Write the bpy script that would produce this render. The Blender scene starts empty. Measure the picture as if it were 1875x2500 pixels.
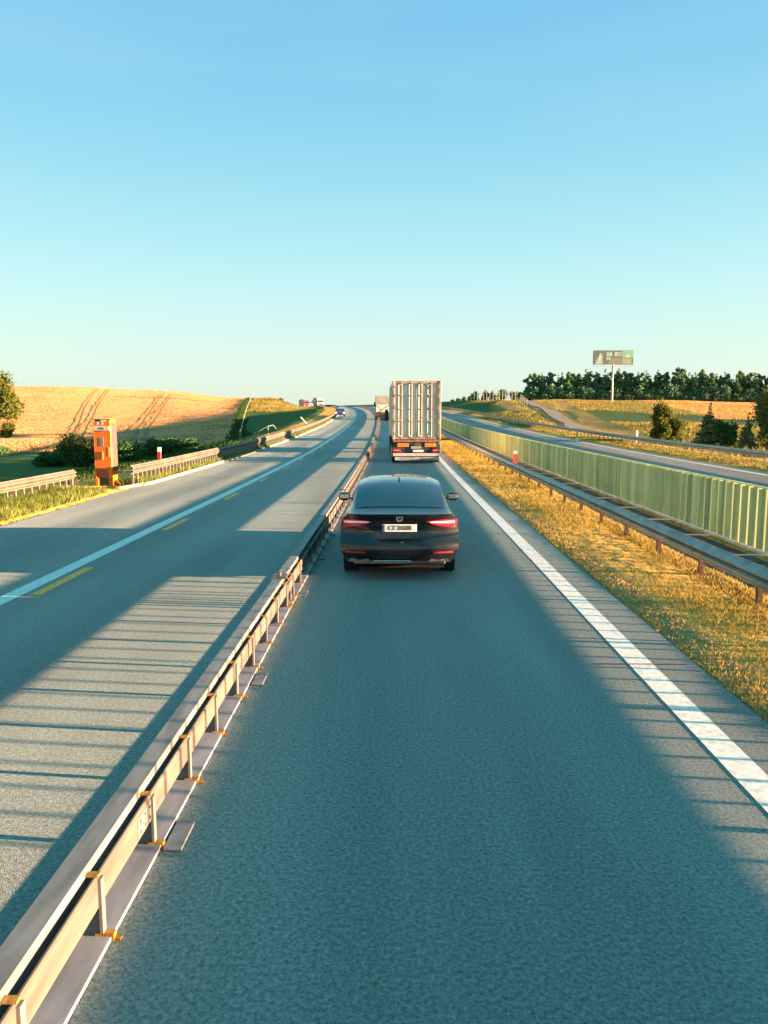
import bpy, math, random
import numpy as np
from mathutils import Vector, Matrix, noise as mnoise
R = math.radians
random.seed(7); rng = np.random.default_rng(7)
SC = bpy.context.scene; COL = SC.collection

# ------------------------------------------------------------------ camera
CAMZ = 2.57
cam_d = bpy.data.cameras.new('camera'); cam = bpy.data.objects.new('camera', cam_d); COL.objects.link(cam)
cam_d.sensor_fit = 'VERTICAL'; cam_d.sensor_height = 24; cam_d.lens = 1878/2500*24
cam_d.clip_start = .05; cam_d.clip_end = 9000
cam.location = (0, 0, CAMZ); cam.rotation_euler = (R(90-7.25), 0, R(.87))
SC.camera = cam
# ------------------------------------------------------------------ sky, sun, exposure
SUN_EL, SUN_AZ = 5.0, 6.0        # low evening sun, from the right and a little behind
world = bpy.data.worlds.new('World'); SC.world = world; world.use_nodes = True
wn = world.node_tree.nodes; wl = world.node_tree.links; wn.clear()
wo = wn.new('ShaderNodeOutputWorld'); bg = wn.new('ShaderNodeBackground'); bg.inputs[1].default_value = .101
sky = wn.new('ShaderNodeTexSky'); sky.sky_type = 'NISHITA'; sky.sun_disc = False
sky.sun_elevation = R(SUN_EL); sky.sun_rotation = R(90+SUN_AZ)
tc = wn.new('ShaderNodeTexCoord'); sep = wn.new('ShaderNodeSeparateXYZ'); wl.new(tc.outputs['Generated'], sep.inputs[0])
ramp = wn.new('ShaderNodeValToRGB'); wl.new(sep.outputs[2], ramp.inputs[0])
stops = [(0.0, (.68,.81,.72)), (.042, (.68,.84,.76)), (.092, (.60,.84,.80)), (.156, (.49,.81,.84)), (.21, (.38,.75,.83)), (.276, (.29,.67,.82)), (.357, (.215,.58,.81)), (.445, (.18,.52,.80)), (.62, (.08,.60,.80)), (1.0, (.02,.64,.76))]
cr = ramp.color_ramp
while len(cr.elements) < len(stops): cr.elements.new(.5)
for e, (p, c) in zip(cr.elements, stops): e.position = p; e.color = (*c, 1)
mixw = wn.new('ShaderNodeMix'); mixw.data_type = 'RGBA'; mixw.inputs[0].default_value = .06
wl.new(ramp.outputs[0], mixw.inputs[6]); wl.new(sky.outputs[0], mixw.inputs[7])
# thin high cirrus, barely there
nz = wn.new('ShaderNodeTexNoise'); nz.inputs['Scale'].default_value = 2.2; nz.inputs['Detail'].default_value = 6
mp = wn.new('ShaderNodeMapping'); mp.inputs['Scale'].default_value = (1, 1, 5)
wl.new(tc.outputs['Generated'], mp.inputs[0]); wl.new(mp.outputs[0], nz.inputs['Vector'])
mr = wn.new('ShaderNodeMapRange'); mr.inputs[1].default_value = .45; mr.inputs[2].default_value = .8; mr.inputs[3].default_value = 0; mr.inputs[4].default_value = .16
wl.new(nz.outputs[0], mr.inputs[0])
mixc = wn.new('ShaderNodeMix'); mixc.data_type = 'RGBA'; wl.new(mr.outputs[0], mixc.inputs[0])
wl.new(mixw.outputs[2], mixc.inputs[6]); mixc.inputs[7].default_value = (.6, .85, .9, 1)
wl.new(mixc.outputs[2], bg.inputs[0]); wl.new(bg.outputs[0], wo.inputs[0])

sd = bpy.data.lights.new('sun', 'SUN'); sd.energy = 5.0; sd.angle = R(.5); sd.color = (1, .58, .32)
sun = bpy.data.objects.new('sun', sd); COL.objects.link(sun)
ts = Vector((math.cos(R(SUN_EL))*math.cos(R(SUN_AZ)), -math.cos(R(SUN_EL))*math.sin(R(SUN_AZ)), math.sin(R(SUN_EL))))
sun.rotation_euler = ts.to_track_quat('Z', 'Y').to_euler()
SC.view_settings.view_transform = 'Standard'; SC.view_settings.look = 'None'
SC.view_settings.gamma = 1; SC.view_settings.exposure = 3.36
SC.cycles.use_adaptive_sampling = True; SC.cycles.adaptive_threshold = .015
SC.cycles.max_bounces = 6; SC.cycles.caustics_reflective = False; SC.cycles.caustics_refractive = False

# ------------------------------------------------------------------ road frame
def pchip(xs, ys):
    xs = np.array(xs, float); ys = np.array(ys, float); h = np.diff(xs); d = np.diff(ys)/h
    m = np.zeros(len(xs)); m[0] = d[0]; m[-1] = d[-1]
    for i in range(1, len(xs)-1):
        if d[i-1]*d[i] > 0:
            w1 = 2*h[i]+h[i-1]; w2 = h[i]+2*h[i-1]; m[i] = (w1+w2)/(w1/d[i-1]+w2/d[i])
    def f(x):
        x = np.asarray(x, float); i = np.clip(np.searchsorted(xs, x)-1, 0, len(xs)-2)
        t = (x-xs[i])/h[i]; lo = t < 0; hi = t > 1; tt = np.clip(t, 0, 1)
        v = (2*tt**3-3*tt**2+1)*ys[i]+(tt**3-2*tt**2+tt)*h[i]*m[i]+(-2*tt**3+3*tt**2)*ys[i+1]+(tt**3-tt**2)*h[i]*m[i+1]
        v = np.where(lo, ys[0]+(x-xs[0])*m[0], v); return np.where(hi, ys[-1]+(x-xs[-1])*m[-1], v)
    return f
_dev = pchip([-200, -60, 0, 45, 67, 94, 117, 141, 170, 200, 250, 290, 330, 375, 430, 500, 700], [0, 0, 0, .08, .33, .72, 1.15, 1.85, 3.3, 5.4, 10.6, 16.5, 24.5, 36, 54, 80, 165])
def xref(s): return -1.66 - _dev(s)
def zr(s):
    s = np.asarray(s, float)
    a = 1.38e-4*np.clip(s-20, 0, None)**2
    t = np.clip(s-141, 0, 189); b = 2.02+.0334*t-(.0294/189)/2*t*t
    c = np.clip(s-330, 0, 120)*.004 - np.clip(s-450, 0, 4000)*.002
    return np.where(s < 141, a, b+c)
def P(off, s, z=0.0):
    e = .5; m = float((xref(s+e)-xref(s-e))/(2*e)); q = math.sqrt(1+m*m)
    return Vector((float(xref(s))+off/q, s-off*m/q, float(zr(s))+z))
def heading(s):
    e = .5; return -math.atan(float((xref(s+e)-xref(s-e))/(2*e)))   # rotation about z so local +Y follows the road
def steps(s0, s1, near=1.0, far=4.0):
    out = [s0]; s = s0
    while s < s1-1e-6:
        d = near + (far-near)*min(1, max(0, s-20)/150); s = min(s1, s+d); out.append(s)
    return out

# ------------------------------------------------------------------ materials
MATS = {}
def mat(name, col, rough=.7, metal=0, var=.12, nscale=8, bump=0, bscale=60, col2=None, emit=None, es=0, spec=.5, coat=0, detail=5, bdist=.02, stretch=None, c2f=None):
    if name in MATS: return MATS[name]
    m = bpy.data.materials.new(name); m.use_nodes = True; n = m.node_tree.nodes; l = m.node_tree.links
    b = n['Principled BSDF']; b.inputs['Roughness'].default_value = rough; b.inputs['Metallic'].default_value = metal
    b.inputs['Specular IOR Level'].default_value = spec; b.inputs['Coat Weight'].default_value = coat; b.inputs['Coat Roughness'].default_value = .04
    g = n.new('ShaderNodeNewGeometry'); vec = g.outputs['Position']
    if stretch:
        mp = n.new('ShaderNodeMapping'); mp.inputs['Scale'].default_value = stretch; l.new(vec, mp.inputs[0]); vec = mp.outputs[0]
    t = n.new('ShaderNodeTexNoise'); t.inputs['Scale'].default_value = nscale; t.inputs['Detail'].default_value = detail; l.new(vec, t.inputs['Vector'])
    mx = n.new('ShaderNodeMix'); mx.data_type = 'RGBA'
    c2 = col2 if col2 else tuple(max(0, c*(1-2*var)) for c in col); c1 = col if col2 else tuple(min(1, c*(1+var)) for c in col)
    mx.inputs[6].default_value = (*c1, 1); mx.inputs[7].default_value = (*c2, 1)
    mrr = n.new('ShaderNodeMapRange'); mrr.inputs[1].default_value = .35; mrr.inputs[2].default_value = .65; l.new(t.outputs[0], mrr.inputs[0])
    l.new(mrr.outputs[0], mx.inputs[0]); l.new(mx.outputs[2], b.inputs['Base Color'])
    if bump:
        t2 = n.new('ShaderNodeTexNoise'); t2.inputs['Scale'].default_value = bscale; t2.inputs['Detail'].default_value = 3; l.new(vec, t2.inputs['Vector'])
        bp = n.new('ShaderNodeBump'); bp.inputs['Strength'].default_value = bump; bp.inputs['Distance'].default_value = bdist
        l.new(t2.outputs[0], bp.inputs['Height']); l.new(bp.outputs[0], b.inputs['Normal'])
    if emit: b.inputs['Emission Color'].default_value = (*emit, 1); b.inputs['Emission Strength'].default_value = es
    MATS[name] = m; return m

def asphalt(name, base, tint=(1, 1, 1)):
    m = bpy.data.materials.new(name); m.use_nodes = True; n = m.node_tree.nodes; l = m.node_tree.links
    b = n['Principled BSDF']; b.inputs['Roughness'].default_value = .7; b.inputs['Specular IOR Level'].default_value = .4; b.inputs['Diffuse Roughness'].default_value = 1
    g = n.new('ShaderNodeNewGeometry')
    big = n.new('ShaderNodeTexNoise'); big.inputs['Scale'].default_value = .35; big.inputs['Detail'].default_value = 4
    mp = n.new('ShaderNodeMapping'); mp.inputs['Scale'].default_value = (2.2, .25, 1); l.new(g.outputs[0], mp.inputs[0]); l.new(mp.outputs[0], big.inputs['Vector'])
    grit = n.new('ShaderNodeTexNoise'); grit.inputs['Scale'].default_value = 38; grit.inputs['Detail'].default_value = 4; grit.inputs['Roughness'].default_value = .85
    l.new(g.outputs[0], grit.inputs['Vector'])
    stone = n.new('ShaderNodeTexNoise'); stone.inputs['Scale'].default_value = 130; stone.inputs['Detail'].default_value = 2; l.new(g.outputs[0], stone.inputs['Vector'])
    r1 = n.new('ShaderNodeMapRange'); r1.inputs[1].default_value = .3; r1.inputs[2].default_value = .7; r1.inputs[3].default_value = .76; r1.inputs[4].default_value = 1.2; l.new(big.outputs[0], r1.inputs[0])
    r2 = n.new('ShaderNodeMapRange'); r2.inputs[1].default_value = .3; r2.inputs[2].default_value = .7; r2.inputs[3].default_value = .2; r2.inputs[4].default_value = 1.8; l.new(grit.outputs[0], r2.inputs[0])
    mu = n.new('ShaderNodeMath'); mu.operation = 'MULTIPLY'; l.new(r1.outputs[0], mu.inputs[0]); l.new(r2.outputs[0], mu.inputs[1])
    vm = n.new('ShaderNodeVectorMath'); vm.operation = 'SCALE'; vm.inputs[0].default_value = tuple(base*t for t in tint); l.new(mu.outputs[0], vm.inputs['Scale'])
    l.new(vm.outputs[0], b.inputs['Base Color'])
    bp = n.new('ShaderNodeBump'); bp.inputs['Strength'].default_value = .9; bp.inputs['Distance'].default_value = .012
    l.new(stone.outputs[0], bp.inputs['Height']); l.new(bp.outputs[0], b.inputs['Normal'])
    MATS[name] = m; return m
A_ROAD = asphalt('asphalt', .21, (.86, 1.03, 1.0))
A_FAR = asphalt('asphalt_opposite', .18, (1.06, 1.0, .95))
M_PAINT = mat('road_paint', (.60, .62, .60), .6, nscale=14, var=.12, bump=.3, bscale=120)
M_YPAINT = mat('yellow_tape', (1.0, .34, .02), .6, nscale=20, var=.2)
M_GALV = mat('galvanised_steel', (.15, .155, .15), .5, .15, var=.1, nscale=2.5)
M_GALV2 = mat('galvanised_steel_weathered', (.26, .30, .285), .5, .2, var=.14, nscale=3)
M_RAIL = mat('guardrail_zinc', (.112, .108, .088), .6, .1, var=.15, nscale=1.8)
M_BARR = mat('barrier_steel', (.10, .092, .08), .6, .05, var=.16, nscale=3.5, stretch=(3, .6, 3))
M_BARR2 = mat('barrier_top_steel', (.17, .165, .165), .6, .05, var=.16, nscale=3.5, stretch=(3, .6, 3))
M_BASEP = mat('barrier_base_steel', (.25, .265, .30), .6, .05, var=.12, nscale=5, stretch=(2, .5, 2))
M_ORCL = mat('orange_clamp', (.30, .15, .02), .6, var=.25, nscale=30)
M_RUST = mat('rusty_post', (.085, .045, .03), .8, var=.4, nscale=18)
M_LOUV = None
M_BLACK = mat('black_rubber', (.015, .015, .016), .75)
M_DARK = mat('dark_plastic', (.025, .026, .028), .5)
M_CONC = mat('concrete', (.34, .31, .27), .85, nscale=6, var=.15, bump=.5, bscale=50)
M_CURB = mat('kerb_concrete', (.33, .29, .22), .85, nscale=3, var=.18, bump=.5, bscale=40)
M_DRAIN = mat('drain_concrete', (.05, .065, .065), .9, nscale=3, var=.25)  # shade of the ditch put into the dark concrete colour
M_TARS = mat('tar_seal', (.03, .032, .034), .7)

def leaf_mat(name, c1, c2, scale=3, transl=.35, stretch=None, isl=.7):
    m = bpy.data.materials.new(name); m.use_nodes = True; n = m.node_tree.nodes; l = m.node_tree.links; n.clear()
    out = n.new('ShaderNodeOutputMaterial'); d = n.new('ShaderNodeBsdfDiffuse'); t = n.new('ShaderNodeBsdfTranslucent'); mx = n.new('ShaderNodeMixShader'); mx.inputs[0].default_value = transl
    g = n.new('ShaderNodeNewGeometry'); nz = n.new('ShaderNodeTexNoise'); nz.inputs['Scale'].default_value = scale; nz.inputs['Detail'].default_value = 4; l.new(g.outputs[0], nz.inputs['Vector'])
    if stretch:
        mp = n.new('ShaderNodeMapping'); mp.inputs['Scale'].default_value = stretch; l.new(g.outputs[0], mp.inputs[0]); l.new(mp.outputs[0], nz.inputs['Vector'])
    mr = n.new('ShaderNodeMapRange'); mr.inputs[1].default_value = .35; mr.inputs[2].default_value = .65; l.new(nz.outputs[0], mr.inputs[0])
    mc = n.new('ShaderNodeMix'); mc.data_type = 'RGBA'; mc.inputs[6].default_value = (*c1, 1); mc.inputs[7].default_value = (*c2, 1); l.new(mr.outputs[0], mc.inputs[0])
    ri = n.new('ShaderNodeMath'); ri.operation = 'MULTIPLY_ADD'; l.new(g.outputs['Random Per Island'], ri.inputs[0]); ri.inputs[1].default_value = isl; ri.inputs[2].default_value = 1-isl/2
    vm = n.new('ShaderNodeVectorMath'); vm.operation = 'SCALE'; l.new(mc.outputs[2], vm.inputs[0]); l.new(ri.outputs[0], vm.inputs['Scale'])
    l.new(vm.outputs[0], d.inputs[0]); l.new(vm.outputs[0], t.inputs[0]); l.new(d.outputs[0], mx.inputs[1]); l.new(t.outputs[0], mx.inputs[2]); l.new(mx.outputs[0], out.inputs[0])
    MATS[name] = m; return m
M_LOUV = leaf_mat('green_louvre', (.74, .76, .44), (.38, .46, .25), 5, .30, (1, 1, .03), .3)  # lit and dark ribs put into the colour as upright streaks
# ------------------------------------------------------------------ mesh builder
class MB:
    def __init__(s): s.v = []; s.f = []
    def add(s, vs, fs):
        o = len(s.v); s.v += [tuple(v) for v in vs]; s.f += [tuple(i+o for i in f) for f in fs]; return s
    def box(s, x0, x1, y0, y1, z0, z1):
        return s.add([(x0,y0,z0),(x1,y0,z0),(x1,y1,z0),(x0,y1,z0),(x0,y0,z1),(x1,y0,z1),(x1,y1,z1),(x0,y1,z1)],
                     [(0,3,2,1),(4,5,6,7),(0,1,5,4),(1,2,6,5),(2,3,7,6),(3,0,4,7)])
    def bbox(s, x0, x1, y0, y1, z0, z1, b=.01):
        b = min(b, abs(x1-x0)*.45, abs(y1-y0)*.45, abs(z1-z0)*.45)
        o = len(s.v)
        bm = bmesh_box(x0, x1, y0, y1, z0, z1, b)
        return s.add(*bm)
    def tube(s, p0, p1, r, n=8, r1=None, cap=True):
        p0 = Vector(p0); p1 = Vector(p1); d = (p1-p0); q = d.to_track_quat('Z', 'Y'); r1 = r if r1 is None else r1
        vs = []
        for p, rr in ((p0, r), (p1, r1)):
            for k in range(n):
                a = 2*math.pi*k/n; vs.append(p+q@Vector((math.cos(a)*rr, math.sin(a)*rr, 0)))
        fs = [(k, (k+1)%n, n+(k+1)%n, n+k) for k in range(n)]
        if cap: fs += [tuple(range(n-1, -1, -1)), tuple(range(n, 2*n))]
        return s.add(vs, fs)
    def disc_x(s, cx, cy, cz, r, w, n=24):    # wheel-like cylinder with its axis along x
        return s.tube((cx-w/2, cy, cz), (cx+w/2, cy, cz), r, n)
    def prism(s, pts, d0, d1, axis='y'):      # polygon extruded along an axis
        n = len(pts)
        def mk(a, b, d): return {'y': (a, d, b), 'x': (d, a, b), 'z': (a, b, d)}[axis]
        vs = [mk(a, b, d0) for a, b in pts]+[mk(a, b, d1) for a, b in pts]
        fs = [(k, (k+1)%n, n+(k+1)%n, n+k) for k in range(n)]+[tuple(range(n-1, -1, -1)), tuple(range(n, 2*n))]
        return s.add(vs, fs)
    def sweep(s, prof, ss, closed=True, caps=True, zf=None):   # prof: list of (off, z) carried along the road frame
        n = len(prof); vs = []
        for t in ss:
            for o, z in prof: vs.append(P(o, t, z+(zf(t) if zf else 0)))
        fs = []
        kk = n if closed else n-1
        for i in range(len(ss)-1):
            for k in range(kk): a = i*n+k; b = i*n+(k+1)%n; fs.append((a, b, b+n, a+n))
        if caps and closed: fs += [tuple(range(n-1, -1, -1)), tuple(range((len(ss)-1)*n, len(ss)*n))]
        return s.add(vs, fs)
    def build(s, name, m, parent=None, smooth=False, fix=True):
        me = bpy.data.meshes.new(name); me.from_pydata(s.v, [], s.f)
        if fix:
            import bmesh
            bm = bmesh.new(); bm.from_mesh(me); bmesh.ops.recalc_face_normals(bm, faces=bm.faces); bm.to_mesh(me); bm.free()
        me.materials.append(m)
        if smooth:
            me.polygons.foreach_set('use_smooth', [True]*len(me.polygons)); me.update()
            if smooth != 'all': me.set_sharp_from_angle(angle=R(smooth if smooth is not True else 35))
        me.update()
        o = bpy.data.objects.new(name, me); COL.objects.link(o)
        if parent: o.parent = parent
        return o
def bmesh_box(x0, x1, y0, y1, z0, z1, b):
    xs = (x0, x0+b, x1-b, x1); ys = (y0, y0+b, y1-b, y1); zs = (z0, z0+b, z1-b, z1)
    vs = []; idx = {}
    def V(i, j, k):
        if (i, j, k) not in idx: idx[(i, j, k)] = len(vs); vs.append((xs[i], ys[j], zs[k]))
        return idx[(i, j, k)]
    fs = []
    # faces
    fs.append([V(1,1,3),V(2,1,3),V(2,2,3),V(1,2,3)]); fs.append([V(1,2,0),V(2,2,0),V(2,1,0),V(1,1,0)])
    fs.append([V(1,0,1),V(2,0,1),V(2,0,2),V(1,0,2)]); fs.append([V(2,3,1),V(1,3,1),V(1,3,2),V(2,3,2)])
    fs.append([V(3,1,1),V(3,2,1),V(3,2,2),V(3,1,2)]); fs.append([V(0,2,1),V(0,1,1),V(0,1,2),V(0,2,2)])
    for i, I in ((0, 1), (3, 2)):
        for j, J in ((0, 1), (3, 2)): fs.append([V(i,J,1),V(I,j,1),V(I,j,2),V(i,J,2)])
        for k, K in ((0, 1), (3, 2)): fs.append([V(i,1,K),V(I,1,k),V(I,2,k),V(i,2,K)])
    for j, J in ((0, 1), (3, 2)):
        for k, K in ((0, 1), (3, 2)): fs.append([V(1,j,K),V(1,J,k),V(2,J,k),V(2,j,K)])
    for i, I in ((0, 1), (3, 2)):
        for j, J in ((0, 1), (3, 2)):
            for k, K in ((0, 1), (3, 2)): fs.append([V(i,J,K),V(I,j,K),V(I,J,k)])
    return vs, fs
def tag(o, label=None, cat=None, group=None, kind=None):
    if label: o['label'] = label
    if cat: o['category'] = cat
    if group: o['group'] = group
    if kind: o['kind'] = kind
    return o
def thing(name, label, cat, loc=(0, 0, 0), rz=0, group=None):
    o = bpy.data.objects.new(name, None); COL.objects.link(o); o.location = loc; o.rotation_euler = (0, 0, rz); o.empty_display_size = .3
    return tag(o, label, cat, group)
def copy_tree(o, parent=None, label=None):
    c = o.copy(); COL.objects.link(c); c.parent = parent
    if label: c['label'] = label
    for ch in [x for x in SC.objects if x.parent == o]: copy_tree(ch, c)
    return c
def text(name, body, size, m, parent, loc, rot=(R(90), 0, 0), ext=.002, sx=1, align='CENTER'):
    cu = bpy.data.curves.new(name, 'FONT'); cu.body = body; cu.size = size; cu.extrude = ext; cu.align_x = align; cu.align_y = 'CENTER'
    t = bpy.data.objects.new(name+'_tmp', cu); COL.objects.link(t); bpy.context.view_layer.update()
    me = bpy.data.meshes.new_from_object(t.evaluated_get(bpy.context.evaluated_depsgraph_get())); bpy.data.objects.remove(t)
    me.materials.clear(); me.materials.append(m)
    o = bpy.data.objects.new(name, me); COL.objects.link(o); o.parent = parent; o.location = loc; o.rotation_euler = rot; o.scale = (sx, 1, 1)
    return o

# ------------------------------------------------------------------ terrain heights
def sstep(x, a, b):
    t = np.clip((np.asarray(x, float)-a)/(b-a), 0, 1); return t*t*(3-2*t)
_DL = [0, 20, 40, 60, 80, 100, 120, 150, 180, 220, 260, 300, 340, 450, 900, 4000]
_UL = [-.6, -.45, -.3, -.2, -.1565, -.145, -.122, -.09]
_TL = np.array([  # rows: distance; columns: bearing x/y
 [-1,-1,-1,-.8,-.5,-.4,-.3,-.2], [-1,-1,-1,-.8,-.5,-.4,-.3,-.2], [-1.1,-1.1,-1.1,-.9,-.5,-.4,-.2,-.1],
 [-1.3,-1.25,-1.1,-.8,-.3,-.2,0,.1], [-1.6,-1.56,-1.5,-.9,-.2,-.1,.2,.3], [-1.8,-1.74,-1.7,-1.0,-.1,.2,.6,.7],
 [-1.8,-1.75,-1.65,-.7,.4,.7,1.2,1.2], [-1.3,-1.26,-.9,.4,1.3,1.6,2.0,2.2], [.7,.75,.95,1.9,2.4,2.6,2.9,3.1],
 [5.4,5.5,5.0,4.2,4.2,4.2,3.9,4.0], [10.2,10.2,8.9,6.6,6.5,6.2,4.7,4.7], [13.4,13.3,11.6,8.7,8.6,7.2,5.2,5.1],
 [13.9,13.7,12.2,9.2,8.9,7.3,5.2,5.3], [13,13,11.5,9,8.5,7.2,5.4,5.4], [11,11,10.5,9,8.5,8,7,6.5], [10,10,10,9,9,9,9,9]])
def HL(X, Y):
    D = np.clip(Y, 0, 4000); u = np.clip(X/np.maximum(Y, 12), -.6, -.09)
    out = np.zeros_like(X, dtype=float)
    cols = [np.interp(D, _DL, _TL[:, j]) for j in range(len(_UL))]
    cols = [pchip(_DL, _TL[:, j])(D) for j in range(len(_UL))]
    for j in range(len(_UL)-1):
        msk = (u >= _UL[j]) & (u <= _UL[j+1]); t = (u-_UL[j])/(_UL[j+1]-_UL[j]); t = t*t*(3-2*t)*.4+t*.6
        out = np.where(msk, cols[j]*(1-t)+cols[j+1]*t, out)
    return out
_HR = pchip([0, 30, 50, 70, 90, 110, 130, 150, 180, 200, 240, 260, 300, 400, 900, 4000], [-.4, -.5, -.6, -.35, .3, 1.1, 1.9, 2.8, 4.0, 4.9, 6.6, 7.0, 7.3, 7.7, 8.2, 9])
def HRt(X, Y):
    u = X/np.maximum(Y, 12)
    h = _HR(np.clip(Y, 0, 4000))*(1-.16*sstep(u, .33, .5))
    n = np.array([mnoise.noise(Vector((x*.035, y*.03, 3.1))) for x, y in zip(np.ravel(X), np.ravel(Y))]).reshape(np.shape(X))
    # folds of the cuttings beside the slip road
    h = h + n*.55*sstep(Y, 60, 110)*(1-sstep(Y, 240, 270))
    return h
OFF_L, OFF_R = -10.3, 20.8
def H(off, s):
    """ground height and world x, y at road-frame coordinates (arrays)"""
    e = .5; m = (xref(s+e)-xref(s-e))/(2*e); q = np.sqrt(1+m*m)
    X = xref(s)+off/q; Y = s-off*m/q; base = zr(s)
    wl_ = sstep(-off, -OFF_L, -OFF_L+9+np.clip(s-60, 0, 200)*.02); wr_ = sstep(off, OFF_R, OFF_R+7+np.clip(s-60, 0, 200)*.05)
    z = base*(1-wl_-wr_) + np.where(wl_ > 0, HL(X, Y), 0)*wl_ + np.where(wr_ > 0, HRt(X, Y), 0)*wr_
    return X, Y, z
def ground_z(X, Y):
    s = Y
    for _ in range(4):
        e = .5; m = float((xref(s+e)-xref(s-e))/(2*e)); q = math.sqrt(1+m*m); off = (X-float(xref(s)))*q; s = Y+off*m/q
        off = (X-float(xref(s)))*q
    return float(H(np.array([off]), np.array([s]))[2][0])
def off_grid_mesh(offs, ss, name, m, dz=0.0, kind='structure', attr=None, zfun=None):
    O, S = np.meshgrid(np.array(offs, float), np.array(ss, float)); X, Y, Z = H(O, S)
    if zfun is not None: Z = zfun(O, S, X, Y, Z)
    Z = Z+dz; n = len(offs)
    v = np.stack([X, Y, Z], -1).reshape(-1, 3)
    I, J = np.meshgrid(np.arange(len(ss)-1), np.arange(n-1), indexing='ij'); a = (I*n+J).ravel()
    f = np.stack([a, a+1, a+1+n, a+n], -1)
    me = bpy.data.meshes.new(name); me.from_pydata(v.tolist(), [], f.tolist()); me.materials.append(m)
    me.polygons.foreach_set('use_smooth', [True]*len(me.polygons))
    if attr:
        ca = me.attributes.new('zone', 'FLOAT_COLOR', 'POINT'); c = attr(O, S, X, Y, Z); ca.data.foreach_set('color', c.reshape(-1))
    me.update(); o = bpy.data.objects.new(name, me); COL.objects.link(o)
    return tag(o, kind=kind)

# ------------------------------------------------------------------ ground materials
def ground_mat(name, lit=True):
    m = bpy.data.materials.new(name); m.use_nodes = True; n = m.node_tree.nodes; l = m.node_tree.links
    b = n['Principled BSDF']; b.inputs['Roughness'].default_value = .95; b.inputs['Specular IOR Level'].default_value = .1
    b.inputs['Diffuse Roughness'].default_value = 1
    g = n.new('ShaderNodeNewGeometry'); at = n.new('ShaderNodeAttribute'); at.attribute_name = 'zone'
    sp = n.new('ShaderNodeSeparateColor'); l.new(at.outputs['Color'], sp.inputs[0])
    def noise(scale, det=5, st=None):
        t = n.new('ShaderNodeTexNoise'); t.inputs['Scale'].default_value = scale; t.inputs['Detail'].default_value = det
        if st:
            mp = n.new('ShaderNodeMapping'); mp.inputs['Scale'].default_value = st; l.new(g.outputs[0], mp.inputs[0]); l.new(mp.outputs[0], t.inputs['Vector'])
        else: l.new(g.outputs[0], t.inputs['Vector'])
        return t.outputs[0]
    def mixc(f, c1, c2):
        mx = n.new('ShaderNodeMix'); mx.data_type = 'RGBA'
        if hasattr(f, 'links'): l.new(f, mx.inputs[0])
        else: mx.inputs[0].default_value = f
        for i, c in ((6, c1), (7, c2)):
            if hasattr(c, 'links'): l.new(c, mx.inputs[i])
            else: mx.inputs[i].default_value = (*c, 1)
        return mx.outputs[2]
    def rng_(v, a, b_, c=0, d=1):
        r = n.new('ShaderNodeMapRange'); r.inputs[1].default_value = a; r.inputs[2].default_value = b_; r.inputs[3].default_value = c; r.inputs[4].default_value = d; l.new(v, r.inputs[0]); return r.outputs[0]
    def math_(op, a, b_):
        q = n.new('ShaderNodeMath'); q.operation = op
        for i, c in ((0, a), (1, b_)):
            if hasattr(c, 'links'): l.new(c, q.inputs[i])
            else: q.inputs[i].default_value = c
        return q.outputs[0]
    patch = rng_(noise(.12, 6), .42, .6); fine = rng_(noise(2.2, 6), .3, .7)
    dry_lit = mixc(fine, (.54, .33, .085), (.42, .27, .065)); green = mixc(fine, (.045, .10, .03), (.07, .13, .032))
    # zone: R wheat, G bare track, B dryness of the grass, with sun and shade of the left bank painted in
    dr = rng_(math_('ADD', sp.outputs[2], math_('MULTIPLY', math_('SUBTRACT', patch, .5), .35)), .35, .65)
    grass = mixc(dr, green, dry_lit)
    wfine = rng_(noise(1.2, 7, (1, .35, 1)), .3, .7); wbig = rng_(noise(.05, 4), .4, .62)
    wheat = mixc(wbig, mixc(wfine, (.55, .295, .13), (.47, .25, .11)), mixc(wfine, (.52, .275, .12), (.44, .235, .10)))
    edge = rng_(math_('ADD', sp.outputs[0], math_('MULTIPLY', math_('SUBTRACT', noise(.4), .5), .3)), .45, .55)
    c = mixc(edge, grass, wheat)
    tr = rng_(math_('ADD', sp.outputs[1], math_('MULTIPLY', math_('SUBTRACT', noise(.8), .5), .4)), .4, .6)
    c = mixc(tr, c, mixc(fine, (.36, .23, .09), (.27, .18, .07)))
    l.new(c, b.inputs['Base Color'])
    bp = n.new('ShaderNodeBump'); bp.inputs['Strength'].default_value = 1; bp.inputs['Distance'].default_value = .35
    l.new(noise(2.5, 6), bp.inputs['Height']); l.new(bp.outputs[0], b.inputs['Normal'])
    return m
M_GROUND = ground_mat('ground_cover')

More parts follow.
